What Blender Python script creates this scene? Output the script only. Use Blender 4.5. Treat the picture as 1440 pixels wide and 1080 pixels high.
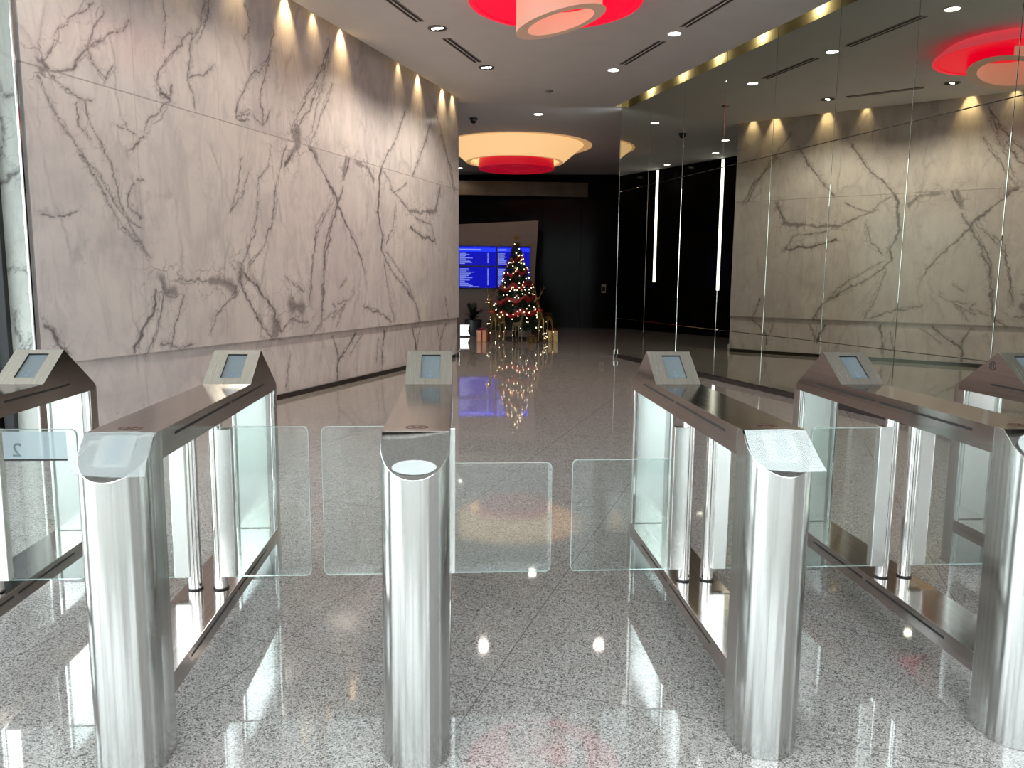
import bpy, bmesh, math, random
import numpy as np
from mathutils import Matrix, Vector
from mathutils.geometry import tessellate_polygon

for o in list(bpy.data.objects):
    bpy.data.objects.remove(o)
scene = bpy.context.scene
COL = scene.collection
R = math.radians
random.seed(7)

# ---------------------------------------------------------------- camera
EYE = Vector((0.0, 0.0, 1.5))
PITCH, YAW, ROLL = R(7.658), R(4.0686), R(0.5531)
fwd = Vector((math.sin(YAW) * math.cos(PITCH), math.cos(YAW) * math.cos(PITCH), -math.sin(PITCH)))
rgt0 = Vector((math.cos(YAW), -math.sin(YAW), 0))
up0 = rgt0.cross(fwd)
rgt = rgt0 * math.cos(ROLL) + up0 * math.sin(ROLL)
upv = up0 * math.cos(ROLL) - rgt0 * math.sin(ROLL)
cam_data = bpy.data.cameras.new('camera')
cam = bpy.data.objects.new('camera', cam_data)
COL.objects.link(cam)
m = Matrix((rgt, upv, -fwd)).transposed().to_4x4()
m.translation = EYE
cam.matrix_world = m
cam_data.sensor_fit = 'HORIZONTAL'
cam_data.sensor_width = 36.0
cam_data.lens = 36.0 * 1094.85 / 1440.0
cam_data.clip_start = 0.05
cam_data.clip_end = 300
scene.camera = cam

# ---------------------------------------------------------------- world and exposure
SKY = 7.0
world = bpy.data.worlds.new('overcast_sky')
scene.world = world
world.use_nodes = True
wn = world.node_tree
wn.nodes['Background'].inputs[0].default_value = (0.86, 0.97, 1.0, 1)
wn.nodes['Background'].inputs[1].default_value = SKY
vs = scene.view_settings
vs.view_transform = 'Standard'
vs.look = 'None'
vs.exposure = 0.85
vs.gamma = 1.0
vs.use_curve_mapping = False
cy = scene.cycles
cy.use_denoising = True
cy.max_bounces = 10
cy.diffuse_bounces = 5
cy.glossy_bounces = 6
cy.transmission_bounces = 8
cy.transparent_max_bounces = 24
cy.sample_clamp_indirect = 4.0
cy.caustics_reflective = False
cy.caustics_refractive = False


# ---------------------------------------------------------------- helpers
def thing(name, label, cat, loc=(0, 0, 0), rotz=0.0, group=None):
    o = bpy.data.objects.new(name, None)
    o.empty_display_size = 0.1
    COL.objects.link(o)
    o.location = loc
    o.rotation_euler = (0, 0, rotz)
    tag(o, label, cat, group)
    return o


def tag(o, label, cat, group=None):
    o['label'] = label
    o['category'] = cat
    if group:
        o['group'] = group
    return o


def structure(o):
    o['kind'] = 'structure'
    return o


def obj(name, bm, material, parent=None, smooth=None, bevel=0.0, loc=None, rotz=None, segs=2):
    me = bpy.data.meshes.new(name)
    bmesh.ops.recalc_face_normals(bm, faces=bm.faces)
    bm.to_mesh(me)
    bm.free()
    mats = material if isinstance(material, (list, tuple)) else [material]
    for mt in mats:
        me.materials.append(mt)
    if smooth is not None:
        for p in me.polygons:
            p.use_smooth = True
        me.set_sharp_from_angle(angle=R(smooth))
    o = bpy.data.objects.new(name, me)
    COL.objects.link(o)
    if parent is not None:
        o.parent = parent
    if loc is not None:
        o.location = loc
    if rotz is not None:
        o.rotation_euler = (0, 0, rotz)
    if bevel:
        b = o.modifiers.new('bevel', 'BEVEL')
        b.width = bevel
        b.segments = segs
        b.limit_method = 'ANGLE'
        b.angle_limit = R(40)
    return o


def box(bm, x0, x1, y0, y1, z0, z1, mi=0):
    v = [bm.verts.new(p) for p in ((x0, y0, z0), (x1, y0, z0), (x1, y1, z0), (x0, y1, z0),
                                   (x0, y0, z1), (x1, y0, z1), (x1, y1, z1), (x0, y1, z1))]
    for f in ((0, 3, 2, 1), (4, 5, 6, 7), (0, 1, 5, 4), (1, 2, 6, 5), (2, 3, 7, 6), (3, 0, 4, 7)):
        fc = bm.faces.new([v[i] for i in f])
        fc.material_index = mi


def boxes(*bs):
    bm = bmesh.new()
    for b in bs:
        box(bm, *b)
    return bm


def prism(bm, foot, z0, top, mi=0):
    """extrude a footprint upward; top is a number or a function of (x, y)"""
    f = top if callable(top) else (lambda x, y: top)
    g = z0 if callable(z0) else (lambda x, y: z0)
    b = [bm.verts.new((x, y, g(x, y))) for x, y in foot]
    t = [bm.verts.new((x, y, f(x, y))) for x, y in foot]
    n = len(foot)
    for i in range(n):
        fc = bm.faces.new((b[i], b[(i + 1) % n], t[(i + 1) % n], t[i]))
        fc.material_index = mi
    bm.faces.new(list(reversed(b))).material_index = mi
    bm.faces.new(t).material_index = mi


def profile_x(bm, prof, x0, x1):
    """extrude a (y, z) profile along x"""
    a = [bm.verts.new((x0, y, z)) for y, z in prof]
    b = [bm.verts.new((x1, y, z)) for y, z in prof]
    n = len(prof)
    for i in range(n):
        bm.faces.new((a[i], a[(i + 1) % n], b[(i + 1) % n], b[i]))
    bm.faces.new(list(reversed(a)))
    bm.faces.new(b)


def cyl(bm, c, r, z0, z1, seg=32, r2=None, cap0=True, cap1=True, top=None, bot=None):
    r2 = r if r2 is None else r2
    a, b = [], []
    for i in range(seg):
        t = 2 * math.pi * i / seg
        x, y = math.cos(t), math.sin(t)
        p0 = (c[0] + r * x, c[1] + r * y)
        p1 = (c[0] + r2 * x, c[1] + r2 * y)
        a.append(bm.verts.new((*p0, bot(*p0) if bot else z0)))
        b.append(bm.verts.new((*p1, top(*p1) if top else z1)))
    for i in range(seg):
        bm.faces.new((a[i], a[(i + 1) % seg], b[(i + 1) % seg], b[i]))
    if cap0:
        bm.faces.new(list(reversed(a)))
    if cap1:
        bm.faces.new(b)
    return a, b


def lathe(bm, prof, c=(0, 0), seg=48, closed=False):
    """revolve a list of (radius, z) about a vertical axis at c"""
    rings = []
    for r, z in prof:
        if r < 1e-6:
            rings.append([bm.verts.new((c[0], c[1], z))])
        else:
            rings.append([bm.verts.new((c[0] + r * math.cos(2 * math.pi * i / seg),
                                        c[1] + r * math.sin(2 * math.pi * i / seg), z)) for i in range(seg)])
    pairs = list(zip(rings, rings[1:]))
    if closed:
        pairs.append((rings[-1], rings[0]))
    for a, b in pairs:
        for i in range(seg):
            j = (i + 1) % seg
            if len(a) == 1 and len(b) == 1:
                continue
            if len(a) == 1:
                bm.faces.new((a[0], b[j], b[i]))
            elif len(b) == 1:
                bm.faces.new((a[i], a[j], b[0]))
            else:
                bm.faces.new((a[i], a[j], b[j], b[i]))
    return bm


def quad(bm, pts, mi=0):
    f = bm.faces.new([bm.verts.new(p) for p in pts])
    f.material_index = mi
    return f


def tube(bm, pts, radii, seg=8):
    """round limb through points with a radius at each"""
    pts = [Vector(p) for p in pts]
    rings = []
    for i, p in enumerate(pts):
        d = (pts[min(i + 1, len(pts) - 1)] - pts[max(i - 1, 0)]).normalized()
        a = d.orthogonal().normalized()
        b = d.cross(a)
        r = radii[i] if isinstance(radii, (list, tuple)) else radii
        rings.append([bm.verts.new(p + (a * math.cos(2 * math.pi * k / seg) + b * math.sin(2 * math.pi * k / seg)) * r)
                      for k in range(seg)])
    for u, w in zip(rings, rings[1:]):
        # match the ring start so the tube does not twist
        best = min(range(seg), key=lambda s: sum((u[k].co - w[(k + s) % seg].co).length for k in range(seg)))
        w[:] = [w[(k + best) % seg] for k in range(seg)]
        if sum((u[k].co - w[k].co).length for k in range(seg)) > sum((u[k].co - w[-k].co).length for k in range(seg)):
            w[:] = [w[-k] for k in range(seg)]
        for k in range(seg):
            bm.faces.new((u[k], u[(k + 1) % seg], w[(k + 1) % seg], w[k]))
    bm.faces.new(list(reversed(rings[0])))
    bm.faces.new(rings[-1])


def ball(bm, c, r, sub=1):
    bmesh.ops.create_icosphere(bm, subdivisions=sub, radius=r, matrix=Matrix.Translation(c))


# ---------------------------------------------------------------- materials
class N:
    """short hand for building node trees"""

    def __init__(self, name):
        self.m = bpy.data.materials.new(name)
        self.m.use_nodes = True
        self.t = self.m.node_tree
        self.b = self.t.nodes['Principled BSDF']

    def new(self, typ, **kw):
        n = self.t.nodes.new(typ)
        for k, v in kw.items():
            if k.startswith('in_'):
                key = k[3:]
                n.inputs[int(key) if key.isdigit() else key].default_value = v
            else:
                setattr(n, k, v)
        return n

    def link(self, a, b):
        self.t.links.new(a, b)

    def math(self, op, a, b=None, clamp=False):
        n = self.t.nodes.new('ShaderNodeMath')
        n.operation = op
        n.use_clamp = clamp
        for i, x in enumerate((a, b)):
            if x is None:
                continue
            if isinstance(x, (int, float)):
                n.inputs[i].default_value = x
            else:
                self.link(x, n.inputs[i])
        return n.outputs[0]

    def ramp(self, fac, stops):
        n = self.t.nodes.new('ShaderNodeValToRGB')
        el = n.color_ramp.elements
        while len(el) < len(stops):
            el.new(0.5)
        for e, (p, c) in zip(el, stops):
            e.position = p
            e.color = (*c, 1) if len(c) == 3 else c
        self.link(fac, n.inputs[0])
        return n.outputs[0]

    def mix(self, fac, a, b, blend='MIX'):
        n = self.t.nodes.new('ShaderNodeMix')
        n.data_type = 'RGBA'
        n.blend_type = blend
        for sock, x in ((n.inputs[0], fac), (n.inputs[6], a), (n.inputs[7], b)):
            if isinstance(x, (int, float)):
                sock.default_value = x
            elif isinstance(x, tuple):
                sock.default_value = (*x, 1)
            else:
                self.link(x, sock)
        return n.outputs[2]

    def set(self, **kw):
        names = dict(base='Base Color', rough='Roughness', metal='Metallic', spec='Specular IOR Level',
                     emit='Emission Color', power='Emission Strength', coat='Coat Weight', trans='Transmission Weight',
                     aniso='Anisotropic', ior='IOR')
        for k, v in kw.items():
            s = self.b.inputs[names[k]]
            if isinstance(v, tuple):
                s.default_value = (*v, 1)
            elif isinstance(v, (int, float)):
                s.default_value = v
            else:
                self.link(v, s)
        return self


def plain(name, base, rough=0.5, metal=0.0, spec=0.5, var=0.0, scale=8.0, **kw):
    n = N(name)
    n.set(base=base, rough=rough, metal=metal, spec=spec, **kw)
    tc = n.new('ShaderNodeTexCoord')
    nz = n.new('ShaderNodeTexNoise', in_Scale=scale, in_Detail=4.0)
    n.link(tc.outputs['Object'], nz.inputs['Vector'])
    if var:
        lo = tuple(c * (1 - var) for c in base)
        hi = tuple(min(1, c * (1 + var)) for c in base)
        n.set(base=n.ramp(nz.outputs[0], [(0.3, lo), (0.7, hi)]))
    return n.m


def glow(name, color, power, base=(0.8, 0.8, 0.8), rough=0.5):
    n = N(name)
    n.set(base=base, rough=rough, emit=color, power=power)
    return n.m


def steel(name, base=(0.52, 0.52, 0.505), rough=0.26, scale=(25, 25, 0.05), bump=0.0):
    """brushed stainless steel, grain along one axis"""
    n = N(name)
    tc = n.new('ShaderNodeTexCoord')
    mp = n.new('ShaderNodeMapping')
    mp.inputs['Scale'].default_value = scale
    n.link(tc.outputs['Object'], mp.inputs['Vector'])
    nz = n.new('ShaderNodeTexNoise', in_Scale=4.0, in_Detail=5.0, in_Roughness=0.65)
    n.link(mp.outputs[0], nz.inputs['Vector'])
    rg = n.new('ShaderNodeMapRange', in_1=0.3, in_2=0.7, in_3=rough * 0.9, in_4=rough * 1.12)
    n.link(nz.outputs[0], rg.inputs[0])
    bp = n.new('ShaderNodeBump', in_Strength=bump, in_Distance=0.002)
    n.link(nz.outputs[0], bp.inputs['Height'])
    n.link(bp.outputs[0], n.b.inputs['Normal'])
    n.set(base=n.ramp(nz.outputs[0], [(0.3, tuple(c * 0.86 for c in base)), (0.7, tuple(min(1, c * 1.12) for c in base))]),
          rough=rg.outputs[0], metal=1.0)
    return n.m


def clear_glass(name, tint=(0.93, 0.97, 0.96), edge=False):
    n = N(name)
    out = n.t.nodes['Material Output']
    fr = n.new('ShaderNodeFresnel', in_IOR=1.5)
    ge = n.new('ShaderNodeNewGeometry')
    io = n.new('ShaderNodeMapRange', in_1=0.0, in_2=1.0, in_3=1.5, in_4=1 / 1.5)
    n.link(ge.outputs['Backfacing'], io.inputs[0])
    n.link(io.outputs[0], fr.inputs[0])
    tr = n.new('ShaderNodeBsdfTransparent')
    tr.inputs[0].default_value = (*tint, 1)
    gl = n.new('ShaderNodeBsdfGlossy')
    gl.inputs['Roughness'].default_value = 0.01
    gl.inputs['Color'].default_value = (0.95, 0.98, 1, 1)
    mx = n.new('ShaderNodeMixShader')
    n.link(fr.outputs[0], mx.inputs[0])
    n.link(tr.outputs[0], mx.inputs[1])
    n.link(gl.outputs[0], mx.inputs[2])
    n.link(mx.outputs[0], out.inputs['Surface'])
    return n.m


def marble(name, attr=True, tone=None, joints=True):
    n = N(name)
    tc = n.new('ShaderNodeTexCoord')
    P = tc.outputs['Object']
    # each slab has a tone of its own
    sx = n.new('ShaderNodeSeparateXYZ')
    n.link(P, sx.inputs[0])
    col = n.math('FLOOR', n.math('DIVIDE', n.math('ADD', sx.outputs[0], 1.17 * 10 - 6.01 + 1.17 / 2), 1.17))
    row = n.math('GREATER_THAN', sx.outputs[2], 3.155)
    low = n.math('GREATER_THAN', sx.outputs[2], 0.762)
    cb = n.new('ShaderNodeCombineXYZ')
    n.link(col, cb.inputs[0])
    n.link(row, cb.inputs[1])
    n.link(low, cb.inputs[2])
    wn_ = n.new('ShaderNodeTexWhiteNoise', noise_dimensions='3D')
    n.link(cb.outputs[0], wn_.inputs['Vector'])
    # broad clouding of the stone
    cl = n.new('ShaderNodeTexNoise', in_Scale=1.1, in_Detail=8.0, in_Roughness=0.66, in_Distortion=0.5)
    n.link(P, cl.inputs['Vector'])
    base = n.ramp(cl.outputs[0], [(0.30, (0.64, 0.585, 0.575)), (0.48, (0.77, 0.705, 0.68)), (0.72, (0.85, 0.785, 0.75))])
    if joints:
        base = n.mix(1.0, base, n.ramp(wn_.outputs['Value'], [(0.0, (0.90, 0.885, 0.90)), (0.5, (0.97, 0.96, 0.96)), (1.0, (1.0, 0.99, 0.97))]), 'MULTIPLY')
    # streaks leaning with the bedding
    mp = n.new('ShaderNodeMapping')
    mp.inputs['Rotation'].default_value = (0, R(28), 0)
    mp.inputs['Scale'].default_value = (2.6, 2.6, 0.9)
    n.link(P, mp.inputs['Vector'])
    st = n.new('ShaderNodeTexNoise', in_Scale=1.9, in_Detail=9.0, in_Roughness=0.70, in_Distortion=1.1)
    n.link(mp.outputs[0], st.inputs['Vector'])
    base = n.mix(n.ramp(st.outputs[0], [(0.46, (0, 0, 0)), (0.70, (0.50, 0.50, 0.50))]), base, (0.45, 0.415, 0.425))
    # small dark pits
    pt = n.new('ShaderNodeTexNoise', in_Scale=16.0, in_Detail=2.0, in_Roughness=0.5)
    n.link(P, pt.inputs['Vector'])
    base = n.mix(n.ramp(pt.outputs[0], [(0.70, (0, 0, 0)), (0.80, (0.45, 0.45, 0.45))]), base, (0.27, 0.24, 0.24))
    # hair veins
    wp = n.new('ShaderNodeTexNoise', in_Scale=1.3, in_Detail=5.0, in_Roughness=0.6)
    n.link(P, wp.inputs['Vector'])
    ad = n.new('ShaderNodeVectorMath', operation='MULTIPLY_ADD')
    n.link(wp.outputs['Color'], ad.inputs[0])
    ad.inputs[1].default_value = (0.9, 0.9, 0.9)
    n.link(mp.outputs[0], ad.inputs[2])
    vo = n.new('ShaderNodeTexVoronoi', feature='DISTANCE_TO_EDGE', in_Scale=0.55)
    n.link(ad.outputs[0], vo.inputs['Vector'])
    hv = n.ramp(vo.outputs[0], [(0.0, (0.5, 0.5, 0.5)), (0.012, (0.25, 0.25, 0.25)), (0.035, (0, 0, 0))])
    hv2 = n.mix(n.ramp(cl.outputs[0], [(0.45, (0, 0, 0)), (0.6, (1, 1, 1))]), (0, 0, 0), hv)
    base = n.mix(hv2, base, (0.30, 0.27, 0.27))
    if attr:
        at = n.new('ShaderNodeAttribute', attribute_name='vein')
        ah = n.new('ShaderNodeAttribute', attribute_name='vein_halo')
        # fine crackle that gathers around the veins
        w3 = n.new('ShaderNodeTexNoise', in_Scale=5.0, in_Detail=4.0, in_Roughness=0.6)
        n.link(P, w3.inputs['Vector'])
        a3 = n.new('ShaderNodeVectorMath', operation='MULTIPLY_ADD')
        n.link(w3.outputs['Color'], a3.inputs[0])
        a3.inputs[1].default_value = (0.28, 0.28, 0.28)
        n.link(P, a3.inputs[2])
        v3 = n.new('ShaderNodeTexVoronoi', feature='DISTANCE_TO_EDGE', in_Scale=4.2)
        n.link(a3.outputs[0], v3.inputs['Vector'])
        ck = n.ramp(v3.outputs[0], [(0.0, (1, 1, 1)), (0.018, (0.5, 0.5, 0.5)), (0.045, (0, 0, 0))])
        ck = n.math('MULTIPLY', ck, n.math('MULTIPLY', ah.outputs['Fac'], 0.75), True)
        base = n.mix(ck, base, (0.20, 0.175, 0.18))
        br = n.new('ShaderNodeTexNoise', in_Scale=22.0, in_Detail=4.0, in_Roughness=0.7)
        n.link(P, br.inputs['Vector'])
        k = n.math('MULTIPLY', at.outputs['Fac'], n.ramp(br.outputs[0], [(0.25, (0.75, 0.75, 0.75)), (0.6, (1, 1, 1))]))
        base = n.mix(k, base, (0.165, 0.14, 0.145))
    if joints:
        sx = n.new('ShaderNodeSeparateXYZ')
        n.link(P, sx.inputs[0])
        fx = n.math('FRACT', n.math('DIVIDE', n.math('ADD', sx.outputs[0], 1.17 * 10 - 6.01), 1.17))
        dx = n.math('MULTIPLY', n.math('ABSOLUTE', n.math('SUBTRACT', fx, 0.5)), 1.17)
        jx = n.math('GREATER_THAN', dx, 1.17 / 2 - 0.0035)
        jz = n.math('LESS_THAN', n.math('ABSOLUTE', n.math('SUBTRACT', sx.outputs[2], 3.155)), 0.006)
        base = n.mix(n.math('MULTIPLY', n.math('MAXIMUM', n.math('MULTIPLY', jx, 0.5), jz), 0.75), base, (0.36, 0.32, 0.31))
    if tone:
        base = n.mix(1.0, base, tone, 'MULTIPLY')
    n.set(base=base, rough=0.16, spec=0.42)
    return n.m


M = {}
M['marble'] = marble('veined_white_marble')
M['marble_plain'] = marble('pale_marble', joints=False, tone=(0.60, 0.68, 0.65))  # same marble as the wall, toned down and greened for the daylight
M['steel_v'] = steel('brushed_steel_upright', rough=0.17)
M['steel_h'] = steel('brushed_steel_long', base=(0.37, 0.335, 0.32), scale=(25, 0.05, 25), rough=0.13)  # same steel, darkened and browned for the dim surroundings it reflects
M['steel_face'] = steel('brushed_steel_face', base=(0.72, 0.70, 0.63), rough=0.25, scale=(60, 2, 2))  # same steel, warm lamp reflection put into its base colour
M['chrome'] = plain('polished_steel', (0.75, 0.75, 0.74), 0.08, 1.0)
M['black_slot'] = plain('black_slot', (0.01, 0.008, 0.008), 0.6)
M['glass'] = clear_glass('clear_glass')


def film_mat():
    n = N('protective_film')
    out = n.t.nodes['Material Output']
    tr = n.new('ShaderNodeBsdfTransparent')
    mx = n.new('ShaderNodeMixShader')
    mx.inputs[0].default_value = 0.30
    n.set(base=(0.42, 0.44, 0.44), rough=0.14, spec=0.5)
    n.link(tr.outputs[0], mx.inputs[1])
    n.link(n.b.outputs[0], mx.inputs[2])
    n.link(mx.outputs[0], out.inputs['Surface'])
    return n.m


M['film'] = film_mat()
M['ceiling'] = plain('painted_ceiling', (0.74, 0.71, 0.69), 0.85, var=0.02, scale=3)
M['slot_paint'] = plain('cove_paint', (0.8, 0.72, 0.55), 0.8)
M['black_wall'] = plain('black_glossy_panel', (0.008, 0.007, 0.007), 0.14, spec=0.06, var=0.3, scale=2)
M['dark_metal'] = plain('dark_metal_frame', (0.03, 0.03, 0.032), 0.35, 0.6)
M['skirting'] = plain('black_skirting', (0.025, 0.02, 0.02), 0.12, spec=0.5)
M['mirror_back'] = plain('mirror_backing', (0.03, 0.03, 0.028), 0.5)
M['mirror'] = plain('tinted_mirror', (0.52, 0.545, 0.47), 0.004, 1.0)


def floor_mat():
    n = N('speckled_granite_tiles')
    tc = n.new('ShaderNodeTexCoord')
    P = tc.outputs['Object']
    v1 = n.new('ShaderNodeTexVoronoi', in_Scale=260.0)
    n.link(P, v1.inputs['Vector'])
    v2 = n.new('ShaderNodeTexVoronoi', in_Scale=120.0)
    n.link(P, v2.inputs['Vector'])
    nz = n.new('ShaderNodeTexNoise', in_Scale=7.0, in_Detail=6.0)
    n.link(P, nz.inputs['Vector'])
    s1 = n.new('ShaderNodeSeparateColor')
    n.link(v1.outputs['Color'], s1.inputs[0])
    base = n.ramp(s1.outputs[0], [(0.0, (0.05, 0.048, 0.046)), (0.15, (0.115, 0.108, 0.102)), (0.32, (0.275, 0.26, 0.248)), (0.75, (0.40, 0.38, 0.363)), (1.0, (0.56, 0.54, 0.515))])
    s2 = n.new('ShaderNodeSeparateColor')
    n.link(v2.outputs['Color'], s2.inputs[0])
    dk = n.ramp(s2.outputs[1], [(0.0, (0.8, 0.8, 0.8)), (0.03, (0.8, 0.8, 0.8)), (0.04, (0, 0, 0))])
    base = n.mix(dk, base, (0.05, 0.048, 0.048))
    base = n.mix(n.ramp(nz.outputs[0], [(0.35, (0.25, 0.25, 0.25)), (0.65, (0, 0, 0))]), base, (0.30, 0.25, 0.23))
    # tile joints follow the marble wall
    sx = n.new('ShaderNodeSeparateXYZ')
    n.link(P, sx.inputs[0])
    cn, sn = 0.9254, 0.3790
    cn_ = n.math('SUBTRACT', n.math('MULTIPLY', sx.outputs[0], cn), n.math('MULTIPLY', sx.outputs[1], sn))
    ct_ = n.math('ADD', n.math('MULTIPLY', sx.outputs[0], sn), n.math('MULTIPLY', sx.outputs[1], cn))
    jo = []
    for c, off, sp in ((cn_, -0.93, 0.92), (ct_, 2.595, 0.935)):
        fx = n.math('FRACT', n.math('DIVIDE', n.math('ADD', c, 50 * sp - off + sp / 2), sp))
        dx = n.math('MULTIPLY', n.math('ABSOLUTE', n.math('SUBTRACT', fx, 0.5)), sp)
        jo.append(n.math('LESS_THAN', dx, 0.0022))
    j = n.math('MAXIMUM', jo[0], jo[1])
    base = n.mix(n.math('MULTIPLY', j, 0.85), base, (0.11, 0.10, 0.095))
    wv = n.new('ShaderNodeTexNoise', in_Scale=1.6, in_Detail=2.0)
    n.link(P, wv.inputs['Vector'])
    bp = n.new('ShaderNodeBump', in_Strength=0.02, in_Distance=0.02)
    n.link(wv.outputs[0], bp.inputs['Height'])
    n.link(bp.outputs[0], n.b.inputs['Normal'])
    n.set(base=base, rough=0.035, spec=0.5)
    return n.m


M['floor'] = floor_mat()

# ---------------------------------------------------------------- the setting
CH = 4.735                                    # ceiling height
ML = dict(n=Vector((0.9254, -0.3790, 0)), d=-5.674, t=Vector((0.3790, 0.9254, 0)))     # marble wall
MR = dict(n=Vector((0.9733, 0.2297, 0)), d=6.471, t=Vector((-0.2297, 0.9733, 0)))      # mirror wall
T0, T1 = 4.85, 13.93
MT0, MT1 = 0.86, 13.95


def on_wall(w, t, z, out=0.0):
    """a point on a wall plane at distance t along it, moved out into the room"""
    s = 1 if w is ML else -1
    p = w['n'] * (w['d'] + s * out) + w['t'] * t
    return Vector((p.x, p.y, z))


# floor
structure(obj('floor', boxes((-8, 10, -1.7, 27, -0.2, 0.0)), M['floor']))
M['pavement'] = plain('outdoor_pavement', (0.14, 0.14, 0.14), 0.8, var=0.15, scale=2)
structure(obj('ground', boxes((-40, 40, -40, -1.7, -0.2, -0.01), (-40, -8, -1.7, 27, -0.2, -0.01)), M['pavement']))

# ceiling with the two lamp coves along the walls
COVE = 0.14
a0, a1 = on_wall(ML, T0, CH, COVE), on_wall(ML, T1, CH, COVE)
b0, b1 = on_wall(MR, MT0, CH, COVE), on_wall(MR, MT1, CH, COVE)
bm = bmesh.new()
outline = [(-8, -1.7), (10, -1.7), (10, b0.y), (b0.x, b0.y), (b1.x, b1.y), (10, b1.y), (10, 27), (-8, 27), (-8, a1.y), (a1.x, a1.y), (a0.x, a0.y), (-8, a0.y)]
cv = [bm.verts.new((x, y, CH)) for x, y in outline]
for tri in tessellate_polygon([[v.co for v in cv]]):
    bm.faces.new([cv[i] for i in tri]).material_index = 0
for w, p, q, t0, t1 in ((ML, a0, a1, T0, T1), (MR, b0, b1, MT0, MT1)):
    r0, r1 = on_wall(w, t0, CH, 0), on_wall(w, t1, CH, 0)
    quad(bm, [p, q, q + Vector((0, 0, .4)), p + Vector((0, 0, .4))], 1)
    quad(bm, [p + Vector((0, 0, .4)), q + Vector((0, 0, .4)), r1 + Vector((0, 0, .4)), r0 + Vector((0, 0, .4))], 1)
    quad(bm, [p, p + Vector((0, 0, .4)), r0 + Vector((0, 0, .4)), r0], 1)
    quad(bm, [q, r1, r1 + Vector((0, 0, .4)), q + Vector((0, 0, .4))], 1)
structure(obj('ceiling', bm, [M['ceiling'], M['slot_paint']]))
bm = boxes((-8, 10, -1.7, 27, CH + .41, CH + .6))
structure(obj('ceiling_slab', bm, M['ceiling']))

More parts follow.
